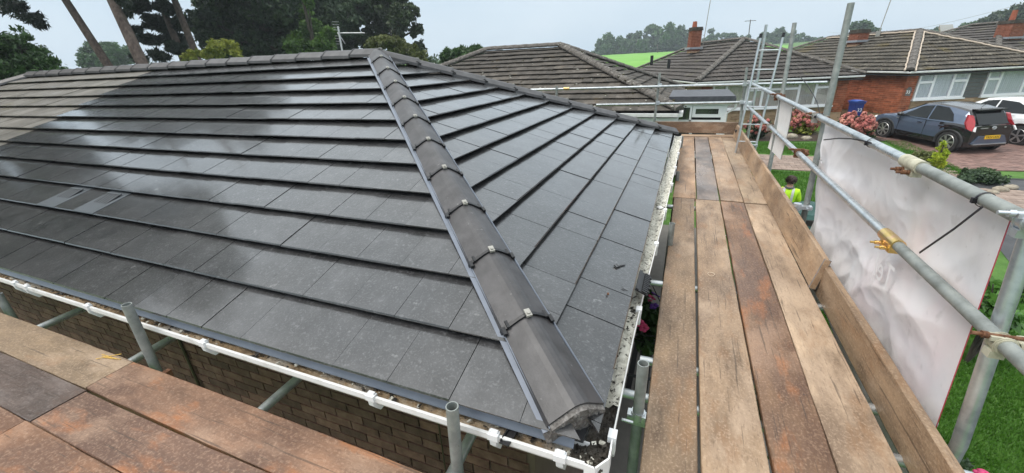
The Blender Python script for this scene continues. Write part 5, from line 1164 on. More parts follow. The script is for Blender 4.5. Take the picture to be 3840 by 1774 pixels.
# strappy plant
p = onground(2078, 352); t = MB()
for k in range(46):
    an = random.random() * 6.28; l = random.uniform(.35, .6); d = Vector((math.cos(an), math.sin(an), 0)); q = [p + d * .03, p + d * l * .45 + Vector((0, 0, l * .75)), p + d * l + Vector((0, 0, l * .5))]; s = d.cross(up) * .02
    t.add([q[0] - s, q[0] + s, q[1] - s, q[1] + s, q[2]], [(0, 1, 3, 2), (2, 3, 4)])
t.build('strap_leaf_plant', MT['leaf_shrub'], None, 'dark green strappy plant between the hydrangeas', 'plant')
def rocks(lst, label):
    for k, (px, py, r) in enumerate(lst):
        c = onground(px, py); mb = MB().ball((0, 0, 0), r, 9, 0, (1, .8, .55)); mb.v = [tuple(Vector(v) * (1 + random.uniform(-.12, .12))) for v in mb.v]; mb.v = [(v[0] + c.x, v[1] + c.y, v[2] + c.z + r * .3) for v in mb.v]
        mb.build('garden_stone', MT['rock'], None, label[k], 'stone', 'garden stones')
rocks([(1990, 348, .22), (2028, 352, .18), (2515, 482, .16), (2540, 476, .14), (2495, 488, .12)], ['flat grey stone at the foot of the pink hydrangea', 'smaller stone at the lawn edge by the hydrangea', 'largest boulder at the driveway corner beside the ground cover', 'right-hand boulder at the driveway corner', 'left-hand boulder under the dark ground cover'])
# yellow conifer by the drive
c = onground(2352, 424); t = thing('dwarf_conifer', c, 'small golden-green pointed conifer beside the driveway', 'conifer')
MB().tube([c, c + Vector((0, 0, .75))], [.03, .01], 6).build('trunk', MT['darkbark'], t)
C = [(c.x + random.uniform(-.1, .1) * (1.2 - k * .1), c.y + random.uniform(-.1, .1), c.z + .08 + k * .07) for k in range(10)]
V, F = leaves(C, [max(.05, .15 - .012 * k) for k in range(10)], 4200, .035, 16, 1.3, .4, 2.4); raw('crown', V, F, MT['leaf_lime'], t)
C = [tuple(onground(2405 + 95 * random.random(), 446 + 22 * random.random()) + Vector((0, 0, .12))) for _ in range(14)]
V, F = leaves(C, [.22] * 14, 7000, .05, 18, .5); raw('ground_cover', V, F, MT['leaf_dark'], None, 'dark green prostrate shrub at the driveway corner', 'shrub')
C = [tuple(onground(2300 + 45 * random.random(), 395 + 14 * random.random()) + Vector((0, 0, .1))) for _ in range(6)]
V, F = leaves(C, [.2] * 6, 1600, .06, 12, .6); raw('heather', V, F, MT['leaf_olive'], None, 'low brownish heather left of the golden conifer', 'shrub')
# big-leaved shrub at the right edge, behind the near standard
C, R_ = px_lobes([(2500, 770, 34, .0), (2545, 745, 30, .05), (2485, 810, 28, 0), (2530, 795, 30, .02), (2585, 725, 34, .05), (2510, 730, 16, .0)], 4.6)
g = zg(3.5, 6); t = thing('leafy_shrub', (C[0][0], C[0][1], g), 'bright glossy leafy shrub at the right edge beside the road', 'shrub')
mb = MB()
for cc in C:
    for _ in range(3): e = Vector(cc) + Vector((random.uniform(-.15, .15), random.uniform(-.15, .15), .1)); mb.tube([(C[0][0], C[0][1], g), Vector((C[0][0], C[0][1], g)).lerp(e, .5) + Vector((.05, 0, .1)), e], [.02, .013, .006], 5)
mb.build('stems', MT['darkbark'], t)
V, F = leaves(C, R_, 1700, .085, 30, 1, .45, 1.9); raw('foliage', V, F, MT['leaf_shrub'], t)
# pot plant with a pink flower at the bottom right corner
p = hit(2480, 1190, 2, -.75); t = thing('flowering_plant', (p.x + .12, p.y - .05, zg(p.x, p.y)), 'leafy plant with a bright pink flower at the bottom right corner', 'plant')
MB().tube([(p.x + .12, p.y - .05, zg(p.x, p.y)), (p.x + .05, p.y, -1.4), (p.x, p.y, -.78)], .008, 6).build('stem', MT['leaf_shrub'], t)
C = [(p.x - .06, p.y + .12, -.85), (p.x + .05, p.y, -1.0), (p.x - .02, p.y + .06, -1.1)]
V, F = leaves(C, [.11, .14, .16], 700, .04, 14); raw('foliage', V, F, MT['leaf_dark'], t)
mb = MB()
for k in range(14): an = k * 2.4; rr = .012 + .002 * k; mb.ball((p.x + rr * math.cos(an), p.y + rr * math.sin(an), -.76 - .0012 * k), .019, 6, 0, (1, 1, .55))
mb.build('flower', MT['pink'], t)
# hanging basket under the right eave
bc = hit(1632, 800, 2, -.62); t = thing('hanging_basket', bc - Vector((0, 0, .3)), 'hanging basket of pink and purple petunias under the right eave', 'hanging basket')
mb = MB(); n = 12
for k in range(5): 
    rr = .2 * math.cos(k * .3); mb.tube([bc + Vector((rr * math.cos(2 * math.pi * j / n), rr * math.sin(2 * math.pi * j / n), -.05 - .05 * k)) for j in range(n + 1)], .005, 5)
for j in range(3): an = 2.1 * j; mb.cyl(bc + Vector((.2 * math.cos(an), .2 * math.sin(an), -.05)), bc + Vector((-.15, 0, .62)), .004, 5)
mb.build('basket', MT['black'], t)
C = [tuple(bc + Vector((random.uniform(-.1, .14), random.uniform(-.16, .16), random.uniform(-.2, .1)))) for _ in range(9)]
V, F = leaves(C, [.12] * 9, 1500, .04, 14); raw('foliage', V, F, MT['leaf_mid'], t)
fm = MB(); [fm.ball((.022 * math.cos(k * 1.257), .022 * math.sin(k * 1.257), 0), .02, 6, 0, (1, 1, .35)) for k in range(5)]; me, _c = fm.mesh('flower', MT['pink'], (0, 0, 0)); me2 = me.copy(); me2.materials[0] = plain('purple_petals', (.1, .03, .28), .5)
for q in ((1630, 755), (1640, 748), (1632, 762), (1612, 815), (1620, 825), (1604, 800), (1650, 742), (1645, 770), (1600, 770), (1640, 735), (1625, 738)):
    p = hit(*q, 2, -.5 + random.uniform(-.05, .1)); inst('flower', me if random.random() < .65 else me2, Matrix.Translation(p) @ Matrix.Rotation(random.uniform(-.6, .6), 4, 'X') @ Matrix.Rotation(random.uniform(-.6, .6), 4, 'Y'), t)
# dark garden bench below the basket
p = hit(1610, 900, 2, -1.65); t = thing('garden_bench', (p.x - .1, p.y, zg(0, p.y)), 'dark slatted metal garden bench on the ground below the eave', 'bench')
g = zg(0, p.y); bx0, bx1, by0, by1 = p.x - .25, p.x + .3, p.y - .6, p.y + .7
for k in range(6): MB().box((bx0 + .08 * k, by0, g + .43), (bx0 + .08 * k + .055, by1, g + .455)).build('seat_slat', MT['black'], t)
for k in range(9): MB().box((bx0 - .02, by0 + .14 * k, g + .5), (bx0, by0 + .14 * k + .04, g + .88)).build('back_slat', MT['black'], t)
MB().tube([(bx0, by0, g + .86), (bx0, (by0 + by1) / 2, g + .98), (bx0, by1, g + .86)], .016, 8).build('top_rail', MT['black'], t)
for x in (bx0, bx1 - .1):
    for y in (by0 + .05, by1 - .05): MB().tube([(x + .03, y, g), (x, y, g + .25), (x, y, g + .86 if x == bx0 else g + .44)], .018, 8).build('leg', MT['black'], t)
for y in (by0 + .02, by1 - .02): MB().tube([(bx0, y, g + .68), (bx1 - .12, y, g + .7), (bx1 - .08, y, g + .62), (bx1 - .1, y, g + .44)], .016, 8).build('armrest', MT['black'], t)
sheet('patio', [(-1.3, .5), (1.3, .5), (1.0, 9), (-1.3, 9)], .015, plain('grey_paving', (.16, .15, .135), .8))
C = [(.75 + .3 * random.random(), y_, zg(0, y_) + .15) for y_ in np.linspace(1.2, 4.6, 14)]
V, F = leaves(C, [.18] * 14, 3200, .05, 14); raw('border_plants', V, F, MT['leaf_mid'], None, 'low leafy border plants seen through the walkway gaps', 'plant', None, 'stuff')
# ================================================================== person
def person():
    hd = deep(1989, 460, 7.65); g = zg(hd.x, hd.y); s = (hd.z + .11 - g) / 1.76
    fw = Vector((.25, .97, 0)).normalized(); sd = fw.cross(up)      # faces away from the camera
    t = thing('person', Vector((hd.x, hd.y, g)), 'person with dark brown hair in a bright yellow hi-vis jacket, back turned', 'person')
    O = Vector((hd.x, hd.y, g))
    def W(x, f, z): return O + sd * (x * s) + fw * (f * s) + up * (z * s)
    def skin(name, pts, edges, rad, m, parent):
        me = bpy.data.meshes.new(name); c = O.copy(); me.from_pydata([W(*p) - c for p in pts], edges, [])
        o = bpy.data.objects.new(name, me); me.materials.append(m); _link(o, parent, c, None, None, None, None)
        md = o.modifiers.new('s', 'SKIN'); 
        if not me.skin_vertices: me.skin_vertices.new(name='sk') if hasattr(me.skin_vertices, 'new') else None
        if len(me.skin_vertices):
            for i, r in enumerate(rad):
                sv = me.skin_vertices[0].data[i]; r = r if isinstance(r, tuple) else (r, r); sv.radius = (r[0] * s, r[1] * s); sv.use_root = (i == 0)
        o.modifiers.new('d', 'SUBSURF').levels = 2; o.modifiers['d'].render_levels = 2; md.use_smooth_shade = True
        return o
    try:
        import bmesh
        def sk(name, pts, edges, rad, m, parent):
            bm = bmesh.new(); ly = bm.verts.layers.skin.verify(); vs_ = []
            for i, p in enumerate(pts):
                v = bm.verts.new(W(*p) - O); r = rad[i]; r = r if isinstance(r, tuple) else (r, r); v[ly].radius = (r[0] * s, r[1] * s); v[ly].use_root = (i == 0); vs_.append(v)
            for a, b in edges: bm.edges.new((vs_[a], vs_[b]))
            me = bpy.data.meshes.new(name); bm.to_mesh(me); bm.free(); me.materials.append(m)
            o = bpy.data.objects.new(name, me); md = o.modifiers.new('s', 'SKIN'); md.use_smooth_shade = True
            sb = o.modifiers.new('d', 'SUBSURF'); sb.levels = 2; sb.render_levels = 2
            return _link(o, parent, O, None, None, None, None)
        flesh = plain('skin', (.5, .3, .22), .55); hv = plain('hi_vis_yellow', (.5, .85, .02), .7); dk = plain('dark_trousers', (.03, .035, .045), .85)
        # one continuous body: pelvis root, legs, spine, neck, head, arms, hands with five fingers
        P = [(0, 0, .95), (0, .0, 1.15), (0, .01, 1.38), (0, .0, 1.5), (0, .03, 1.6), (0, .05, 1.68)]; E = [(0, 1), (1, 2), (2, 3), (3, 4), (4, 5)]; Rd = [(.15, .11), (.14, .1), (.16, .1), .06, .085, .075]
        for sg in (-1, 1):
            b = len(P); P += [(sg * .1, 0, .88), (sg * .11, .03, .5), (sg * .11, 0, .1), (sg * .12, .17, .04)]; E += [(0, b), (b, b + 1), (b + 1, b + 2), (b + 2, b + 3)]; Rd += [.085, .058, .042, .035]
            b = len(P); P += [(sg * .18, .0, 1.41), (sg * .25, .04, 1.14), (sg * .17, .24, 1.08), (sg * .14, .32, 1.09)]; E += [(2, b), (b, b + 1), (b + 1, b + 2), (b + 2, b + 3)]; Rd += [.058, .045, .032, (.035, .018)]
            for k in range(5):
                f = len(P); x0 = sg * (.14 + .019 * (k - 2)); l = [.05, .075, .085, .078, .06][k] if k else .05
                P += [(x0, .36, 1.09), (x0, .36 + l * .6, 1.08 - .01 * k), (x0, .36 + l, 1.05)]; E += [(b + 3, f), (f, f + 1), (f + 1, f + 2)]; Rd += [.0095, .009, .0075]
        sk('body', P, E, Rd, flesh, t)
        J = [(0, 0, 1.0), (0, .0, 1.2), (0, .0, 1.38), (0, .0, 1.47)]; JE = [(0, 1), (1, 2), (2, 3)]; JR = [(.2, .14), (.2, .15), (.2, .135), (.09, .085)]
        for sg in (-1, 1):
            b = len(J); J += [(sg * .19, .0, 1.4), (sg * .265, .04, 1.14), (sg * .19, .21, 1.085)]; JE += [(2, b), (b, b + 1), (b + 1, b + 2)]; JR += [.085, .066, .052]
        jk = sk('jacket', J, JE, JR, hv, t)
        T2 = [(0, 0, .98)]; TE = []; TR_ = [(.17, .13)]
        for sg in (-1, 1): b = len(T2); T2 += [(sg * .1, 0, .86), (sg * .11, .03, .5), (sg * .11, 0, .09)]; TE += [(0, b), (b, b + 1), (b + 1, b + 2)]; TR_ += [.105, .078, .068]
        sk('trousers', T2, TE, TR_, dk, t)
        for sg in (-1, 1): sk('boot', [(sg * .11, -.04, .05), (sg * .115, .06, .05), (sg * .12, .2, .04)], [(0, 1), (1, 2)], [.055, .055, .045], MT['black'], t)
        grey = plain('reflective_grey', (.5, .52, .52), .35)
        for sg in (-1, 1):
            mb = MB(); Q = []
            for a, z, f in ((0, 1.02, -.147), (0, 1.2, -.158), (0, 1.34, -.148), (0, 1.44, -.1), (0, 1.475, -.03)):
                Q.append([W(sg * .1 - .028, f, z), W(sg * .1 + .028, f, z)])
            mb.grid(Q).build('reflective_band', grey, jk)
        mb = MB(); n = 16; mb.tube([W(.085 * math.cos(2 * math.pi * k / n), .085 * math.sin(2 * math.pi * k / n), 1.5 + .012 * math.sin(2 * math.pi * k / n)) for k in range(n + 1)], .024 * s, 6); mb.build('collar', plain('grey_collar', (.12, .13, .14), .8), jk)
        # face and ears
        fc = MB(); c = W(0, .05, 1.66); fc.cyl(W(0, .13, 1.665), W(0, .165, 1.64), .014 * s, 8, .018 * s)
        for sg in (-1, 1): fc.ball(W(sg * .088, .04, 1.65), .028 * s, 8, 0, (.5, .8, 1.2))
        fc.build('nose_and_ears', flesh, t)
        ey = MB(); [ey.ball(W(sg * .035, .125, 1.685), .012 * s, 8) for sg in (-1, 1)]; ey.build('eyes', MT['whiteframe'], t); MB().box(W(-.025, .128, 1.6), W(.025, .134, 1.606)).build('mouth', plain('lips', (.35, .12, .1), .5), t)
        hm = plain('dark_brown_hair', (.035, .018, .013), .6); hb = MB().ball(W(0, .02, 1.7), .105 * s, 16, 0, (1, 1.05, .95))
        hb.v = [tuple(Vector(v) + Vector((random.gauss(0, .004), random.gauss(0, .004), random.gauss(0, .004)))) for v in hb.v]
        for k in range(700):
            d = Vector((random.gauss(0, 1), random.gauss(0, 1), random.gauss(.15, .8))).normalized()
            if d.dot(fw) > .45 and d.z < .4: continue
            a = W(0, .02, 1.7) + d * .1 * s; dn = (Vector((random.gauss(0, .5), random.gauss(0, .5), -.9)) + d * .5).normalized(); w_ = d.cross(dn) * .006
            hb.add([a - w_, a + w_, a + dn * .03 + d * .004 + w_ * .6, a + dn * .05 - d * .002], [(0, 1, 2), (0, 2, 3)])
        hb.build('hair', hm, t)
    except Exception as ex: print('PERSON', ex)
person()
# green sheet over a dark crate behind the scaffold
p = hit(2035, 540, 1, 4.9); c0 = deep(2038, 545, 4.6); g = zg(c0.x, c0.y)
mb = MB(); P = []
for i in range(13):
    r = []
    for j in range(13):
        a, b = i / 12 - .5, j / 12 - .5; m_ = max(abs(a), abs(b)) * 2
        z = c0.z + .1 - (0 if m_ < .7 else (m_ - .7) * 1.1) + .02 * math.sin(9 * a + 4 * b) + .015 * math.sin(14 * b - 5 * a); r.append((c0.x + a * .55 * (1.0 if m_ < .7 else .93), c0.y + b * .75, z + random.uniform(-.008, .008)))
    P.append(r)
mb.grid(P); tp = mb.build('tarpaulin', plain('dark_green_tarpaulin', (.008, .06, .05), .45), None, 'dark green tarpaulin draped over a stack behind the scaffold post', 'tarpaulin')
mb = MB().box((c0.x - .2, c0.y - .3, g), (c0.x + .2, c0.y + .3, c0.z + .05)); mb.box((c0.x - .22, c0.y - .32, g + .3), (c0.x + .22, c0.y + .32, g + .36)); mb.build('crate', MT['darkfascia'], None, 'dark crate stack under the green tarpaulin', 'crate')
# wheelie bin
def wheelie():
    c = hit(2145, 300, 1, 20.6); g = zg(c.x, c.y); e = Vector((.93, .36, 0)).normalized(); n = Vector((-e.y, e.x, 0)); top = hit(2145, 256, 1, 20.6).z
    t = thing('wheelie_bin', Vector((c.x, c.y, g)), 'dark blue wheelie bin with white 33 against the brick wall', 'bin'); blue = plain('blue_bin_plastic', (.012, .03, .17), .4)
    M = axes(Vector((c.x, c.y, g)), e, n, up); h = top - g; mb = MB()
    a, b = .13, .17
    vs_ = [M @ Vector(p) for p in ((-a, -a, .05), (a, -a, .05), (a, a, .05), (-a, a, .05), (-b, -b, h), (b, -b, h), (b, b, h), (-b, b, h))]
    mb.add(vs_, [(0, 3, 2, 1), (0, 1, 5, 4), (1, 2, 6, 5), (2, 3, 7, 6), (3, 0, 4, 7), (4, 5, 6, 7)]); mb.box((-b - .02, -b - .02, h - .07), (b + .02, b + .02, h), 0, M); mb.build('bin_body', blue, t)
    lid = MB(); P = []
    for i in range(7): P.append([M @ Vector((-b - .03 + (2 * b + .06) * i / 6, -b - .05 + (2 * b + .12) * j / 5, h + .01 + .07 * math.sin(math.pi * (.15 + .7 * i / 6)) * (.4 + .6 * math.sin(math.pi * (.1 + .75 * j / 5))))) for j in range(6)])
    lid.grid(P); lid.box((-b - .03, -b - .05, h), (b + .03, b + .07, h + .02), 0, M); lid.cyl(M @ Vector((-.12, b + .07, h)), M @ Vector((.12, b + .07, h)), .02, 8); lid.build('lid', plain('blue_bin_lid', (.015, .07, .32), .4), t)
    for s in (-1, 1): MB().cyl(M @ Vector((s * .14 - .03, a, .11)), M @ Vector((s * .14 + .03, a, .11)), .11, 14).build('wheel', MT['black'], t)
    text('33', .2, MT['whiteframe'], M @ axes(Vector((.04, -b * .93, h * .72)), X_, Vector((0, -.07, 1)).normalized(), -Y_), t)
wheelie()
# ================================================================== cars
def car(name, O, hdg, Lc, Wc, Hc, wb, paint, roofm, label, blackrear, prof, plate=None, sx=.97, sy=.87, sz=.88):
    """local x: 0 at mid-wheelbase, + to the nose; y across; z up"""
    nx = Vector((math.cos(hdg), math.sin(hdg), 0)); ny = Vector((-nx.y, nx.x, 0))
    sl = .035 * nx.y; ex = Vector((nx.x, nx.y, sl)).normalized(); ey = Vector((ny.x, ny.y, .035 * ny.y)).normalized(); M = axes(O, ex * sx, ey * sy, ex.cross(ey) * sz)
    t = thing(name, O, label, 'car'); hw = Wc / 2; wr = prof['wr']; f, r = wb / 2, -wb / 2; xr, xf = r - prof['ro'], f + prof['fo']
    def shell(x):                                # (bottom z, belt z, half width)
        zb = .24
        for c in (f, r):
            d = abs(x - c); R_ = wr + .055
            if d < R_: zb = max(zb, .02 + wr + math.sqrt(R_ * R_ - d * d) - .02)
        if x > f + .45: zb = max(zb, .24 + .1 * (x - f - .45))
        zt = np.interp(x, prof['bx'], prof['bz']); w_ = hw * np.interp(x, [xr, xr + .12, xr + .45, 0, f + .2, xf - .12, xf], [.82, .95, 1, .985, .99, .86, .66]); return zb, zt, w_
    xs_ = sorted(set(list(np.linspace(xr, xf, 46)) + [c + (wr + .055) * k for c in (f, r) for k in (-1, -.97, -.85, -.6, -.3, 0, .3, .6, .85, .97, 1)])); mb = MB(); P = []
    for x in xs_:
        zb, zt, w_ = shell(x); zb = min(zb, zt - .08); row = []
        for yk, zk in ((.96, 0), (1.0, .25), (1.0, .5), (.985, .75), (.95, .95), (.88, 1.0), (.6, 1.03), (.25, 1.04), (0, 1.045)): row.append((x, w_ * yk, zb + (zt - zb) * zk))
        full = row + [(x, -y, z) for x, y, z in row[::-1][1:]]; P.append([M @ Vector(p) for p in full])
    k = len(P[0]); nrow = len(P)
    for i in range(nrow - 1):
        for j in range(k - 1):
            xm = (xs_[i] + xs_[i + 1]) / 2; jj = min(j, k - 2 - j); black = (jj == 0 and xm < f + .4) or (blackrear and xm < r + .1 + .28 * jj * .5 and jj < 5 and xm < r + .45) or (xm < xr + .2 and blackrear)
            mb.add([P[i][j], P[i][j + 1], P[i + 1][j + 1], P[i + 1][j]], [(0, 1, 2, 3)[::-1]], 1 if black else 0, True)
    mb.add(P[0], [tuple(range(k))[::-1]], 1 if blackrear else 0); mb.add(P[-1], [tuple(range(k))], 0)
    body = mb.build('body', [paint, MT['carblack']], t)
    # inner wheel wells and floor
    MB().box((xr + .15, -hw + .27, .2), (xf - .2, hw - .27, .8), 0, M).build('underbody', MT['black'], t)
    # greenhouse: side profile points (x, z) with half widths
    G = prof['gh']; mbg = MB(); rows = []
    for x, z0, z1, w0, w1 in G:
        rows.append([M @ Vector(p) for p in ((x, w0, z0), (x, w0 * .4 + w1 * .6, z0 * .4 + z1 * .6), (x, w1, z1 - .05), (x, w1 * .88, z1 - .005), (x, w1 * .4, z1 + .012), (x, 0, z1 + .016), (x, -w1 * .4, z1 + .012), (x, -w1 * .88, z1 - .005), (x, -w1, z1 - .05), (x, -(w0 * .4 + w1 * .6), z0 * .4 + z1 * .6), (x, -w0, z0))])
    for i in range(len(rows) - 1):
        for j in range(10): mbg.add([rows[i][j], rows[i][j + 1], rows[i + 1][j + 1], rows[i + 1][j]], [(0, 1, 2, 3)[::-1]], (0 if (2 <= j <= 7) else 1) if prof.get('tworoof') else 0, True)
    mbg.add(rows[0], [tuple(range(11))[::-1]]); mbg.add(rows[-1], [tuple(range(11))]); mbg.build('roof', [roofm, paint], t)
    def dens(pts, n=6): return [(a[0] + (b[0] - a[0]) * k / n, a[1] + (b[1] - a[1]) * k / n) for a, b in zip(pts, pts[1:] + pts[:1]) for k in range(n)]
    def gpt(x, zf, off, side):                   # point on the greenhouse side at fraction zf of its height
        xs2 = [g[0] for g in G]; z0 = np.interp(x, xs2, [g[1] for g in G]); z1 = np.interp(x, xs2, [g[2] for g in G]); w0 = np.interp(x, xs2, [g[3] for g in G]); w1 = np.interp(x, xs2, [g[4] for g in G])
        return M @ Vector((x, side * (w0 + (w1 - w0) * zf + off), z0 + (z1 - .05 - z0) * zf))
    for pts in prof['win']:
        for sd in (1, -1):
            mb = MB(); pts = dens(pts) if len(pts) < 9 else pts; v = [gpt(x, z, .022, sd) for x, z in pts]; mb.add(v + [gpt(x, z, -.03, sd) for x, z in pts], [tuple(range(len(v)))] + [(a, (a + 1) % len(v), len(v) + (a + 1) % len(v), len(v) + a) for a in range(len(v))]); mb.build('side_window', MT['carglass'], t)
    for nm, (xa, za, wa, xb, zb2, wb2) in (('windscreen', prof['ws']), ('rear_window', prof['rw'])):
        dx = .012 if nm == 'windscreen' else -.012
        mb = MB(); mb.add([M @ Vector(p) for p in ((xa + dx, -wa, za), (xa + dx, wa, za), (xb + dx, wb2, zb2), (xb + dx, -wb2, zb2), (xa - dx, -wa, za), (xa - dx, wa, za), (xb - dx, wb2, zb2), (xb - dx, -wb2, zb2))], [(0, 1, 2, 3), (7, 6, 5, 4), (0, 4, 5, 1), (1, 5, 6, 2), (2, 6, 7, 3), (3, 7, 4, 0)]); mb.build(nm, MT['carglass'], t)
    rim = plain(name + '_alloy', (.5, .5, .5) if blackrear else (.45, .45, .46), .3, .8)
    for cx in (f, r):
        for sd in (1, -1):
            c = Vector((cx, sd * (hw - .1), wr)); w_ = MB(); n = 28
            w_.cyl(M @ (c - Vector((0, .1 * sd, 0))), M @ (c + Vector((0, .085 * sd, 0))), wr, n); w_.cyl(M @ (c + Vector((0, .085 * sd, 0))), M @ (c + Vector((0, .1 * sd, 0))), wr * .97, n, wr * .86); wh = w_.build('wheel', MT['tyre'], t)
            m2 = MB(); m2.cyl(M @ (c + Vector((0, .1 * sd, 0))), M @ (c + Vector((0, .101 * sd, 0))), wr * .7, 24, mat=1)
            m2.cyl(M @ (c + Vector((0, .09 * sd, 0))), M @ (c + Vector((0, .106 * sd, 0))), wr * .74, 24, wr * .7, hollow=wr * .66)
            for s in range(prof['spokes']):
                an = 2 * math.pi * s / prof['spokes'] + .2; d = Vector((math.cos(an), 0, math.sin(an))); q = Vector((-d.z, 0, d.x)); w0, w1 = (.035, .075)
                a = [c + Vector((0, .107 * sd, 0)) + d * wr * .12 - q * w0 * .6, c + Vector((0, .107 * sd, 0)) + d * wr * .12 + q * w0 * .6, c + Vector((0, .106 * sd, 0)) + d * wr * .69 + q * (w1 * .5 + .02), c + Vector((0, .106 * sd, 0)) + d * wr * .69 - q * (w1 * .5 - .02)]
                m2.add([M @ p for p in a] + [M @ (p - Vector((0, .02 * sd, 0))) for p in a], [(0, 1, 2, 3), (0, 4, 5, 1), (1, 5, 6, 2), (2, 6, 7, 3), (3, 7, 4, 0)])
            m2.cyl(M @ (c + Vector((0, .1 * sd, 0))), M @ (c + Vector((0, .112 * sd, 0))), wr * .16, 12); m2.build('rim', [rim, MT['black']], wh)
            if prof.get('arch'):
                am = MB(); Q = []
                for k2 in range(17):
                    an = math.pi * k2 / 16 * 1.12 - .19; Q.append([M @ Vector((cx + rr * math.cos(an), sd * (hw * .985 + oo), max(.22, wr + rr * math.sin(an)))) for rr, oo in ((wr + .045, -.02), (wr + .05, .012), (wr + .13, .01), (wr + .14, -.03))])
                am.grid(Q).build('arch_cladding', MT['archblack'], t)
    for sd in (1, -1):
        mb = MB(); mb.ball(M @ Vector((prof['mx'], sd * (hw + .07), prof['mz'])), .1, 10, 0, (1, 1, .7)); mb.build('mirror', MT['carblack'], t)
        for hx in prof['hand']: mb = MB(); mb.box((hx - .09, sd * hw * .985 - .01, prof['hz'] - .012), (hx + .09, sd * hw * .985 + .03, prof['hz'] + .012), 0, M); mb.build('door_handle', paint, t)
        for dxx in prof['gaps']: mb = MB(); mb.box((dxx - .006, sd * hw * .99 - .012, .32), (dxx + .006, sd * hw * .99 + .004, prof['hz'] + .09), 0, M); mb.build('door_gap', MT['black'], t)
    return t, M, body
MT['carblack'] = plain('gloss_black_paint', (.012, .012, .014), .2, coat=.6); MT['archblack'] = plain('matt_black_cladding', (.02, .02, .022), .6); MT['tyre'] = plain('tyre_rubber', (.018, .018, .019), .75)
MT['bluegrey'] = plain('blue_grey_metallic_paint', (.1, .135, .2), .28, .35, coat=.7, var=.05); MT['whitepaint'] = plain('white_car_paint', (.75, .76, .77), .25, coat=.6, var=.03)
MT['redlight'] = plain('red_lamp_lens', (.35, .012, .02), .15, coat=.5); MT['whitelight'] = plain('clear_lamp_lens', (.75, .76, .76), .15, coat=.5); MT['yellow'] = plain('yellow_plate', (.85, .5, .02), .4, var=.04)
rw_, fw_ = Vector((7.86, 17.2, 0)), Vector((6.92, 19.35, 0)); dd = (fw_ - rw_).normalized(); ctr = (rw_ + fw_) / 2; side = Vector((dd.y, -dd.x, 0)); ctr = ctr + side * .62; ctr.z = zg(ctr.x, ctr.y) + .028
prof = dict(wr=.325, ro=.52, fo=.74, bx=[-1.75, -1.6, -1.2, -.3, .75, 1.0, 1.5, 1.8, 1.97], bz=[.92, .98, 1.0, .97, .97, .98, .9, .78, .6], gh=[(-1.62, .95, 1.0, .74, .62), (-1.5, .96, 1.22, .77, .64), (-1.32, .97, 1.43, .8, .6), (-.9, .97, 1.5, .82, .61), (-.35, .96, 1.535, .83, .62), (.1, .96, 1.49, .82, .61), (.5, .96, 1.28, .8, .66), (.85, .96, 1.06, .77, .72), (1.05, .95, .985, .74, .72)],
            win=[[(-.28, .08), (.72, .08), (.52, .55), (.2, .9), (-.24, .96)], [(-1.12, .14), (-.34, .08), (-.3, .96), (-.72, .96), (-.98, .62)]], ws=(.98, 1.0, .66, .16, 1.47, .54), rw=(-1.665, .99, .52, -1.38, 1.4, .5), spokes=7, arch=True, mx=.62, mz=1.03, hand=(-.08, -.85), hz=.86, gaps=(-.3, .68), tworoof=True)
t, M, bd = car('parked_hatchback', ctr, math.atan2(dd.y, dd.x), 3.7, 1.72, 1.53, 2.4, MT['bluegrey'], MT['carblack'], 'blue-grey hatchback with black roof and tailgate parked on the block driveway', True, prof)
for sd in (1, -1):                             # tall boomerang tail lamps
    mb = MB(); pts = [(-1.5, .63, 1.28), (-1.42, .7, 1.3), (-1.5, .8, 1.02), (-1.62, .83, .86), (-1.72, .76, .8), (-1.69, .68, .95), (-1.6, .62, 1.1)]
    mb.add([M @ Vector((x - .03, sd * (y + .012), z)) for x, y, z in pts] + [M @ Vector((x + .06, sd * (y - .03), z)) for x, y, z in pts], [tuple(range(7))] + [(a, (a + 1) % 7, 7 + (a + 1) % 7, 7 + a) for a in range(7)]); mb.build('tail_lamp', MT['redlight'], t)
    mb = MB(); pts = [(-1.69, .64, .93), (-1.69, .7, .93), (-1.75, .74, .8), (-1.76, .7, .78)]; mb.add([M @ Vector((x - .045, sd * y, z)) for x, y, z in pts] + [M @ Vector((x, sd * y, z)) for x, y, z in pts], [(0, 1, 2, 3), (0, 4, 5, 1), (1, 5, 6, 2), (2, 6, 7, 3), (3, 7, 4, 0)]); mb.build('reversing_lamp', MT['whitelight'], t)
    mb = MB(); mb.ball(M @ Vector((1.78, sd * .6, .72)), .11, 10, 0, (1.4, 1, .55)); mb.build('headlight', MT['whitelight'], t)
    mb = MB(); mb.box((.72, sd * .855 - .01, .86), (.8, sd * .855 + .012, .885), 0, M); mb.build('wing_badge', MT['alu'], t)
mb = MB(); mb.add([M @ Vector(p) for p in ((-1.76, -.62, .36), (-1.76, .62, .36), (-1.78, .42, .62), (-1.78, -.42, .62), (-1.7, -.62, .36), (-1.7, .62, .36), (-1.7, .42, .62), (-1.7, -.42, .62))], [(0, 3, 2, 1), (0, 1, 5, 4), (1, 2, 6, 5), (2, 3, 7, 6), (3, 0, 4, 7)]); mb.build('rear_bumper_panel', MT['bluegrey'], t)
MB().box((-1.79, -.58, .33), (-1.73, .58, .355), 0, M).build('bumper_trim', MT['alu'], t)
pl = MB().box((-1.8, -.26, .52), (-1.77, .26, .635), 0, M).build('number_plate', MT['yellow'], t)
text('YR24 UOC', .105, MT['black'], M @ axes(Vector((-1.802, 0, .577)), -Y_, up, -X_), pl, 'plate_lettering', .001)
em = MB(); n = 20                              # round emblem of two crossed rings
for a, b, c in ((.075, .05, 0), (.03, .048, 0), (.06, .022, .02)): em.tube([M @ Vector((-1.735, a * math.cos(2 * math.pi * k / n), .88 + c + b * math.sin(2 * math.pi * k / n))) for k in range(n + 1)], .008, 6)
em.build('emblem', MT['alu'], t)
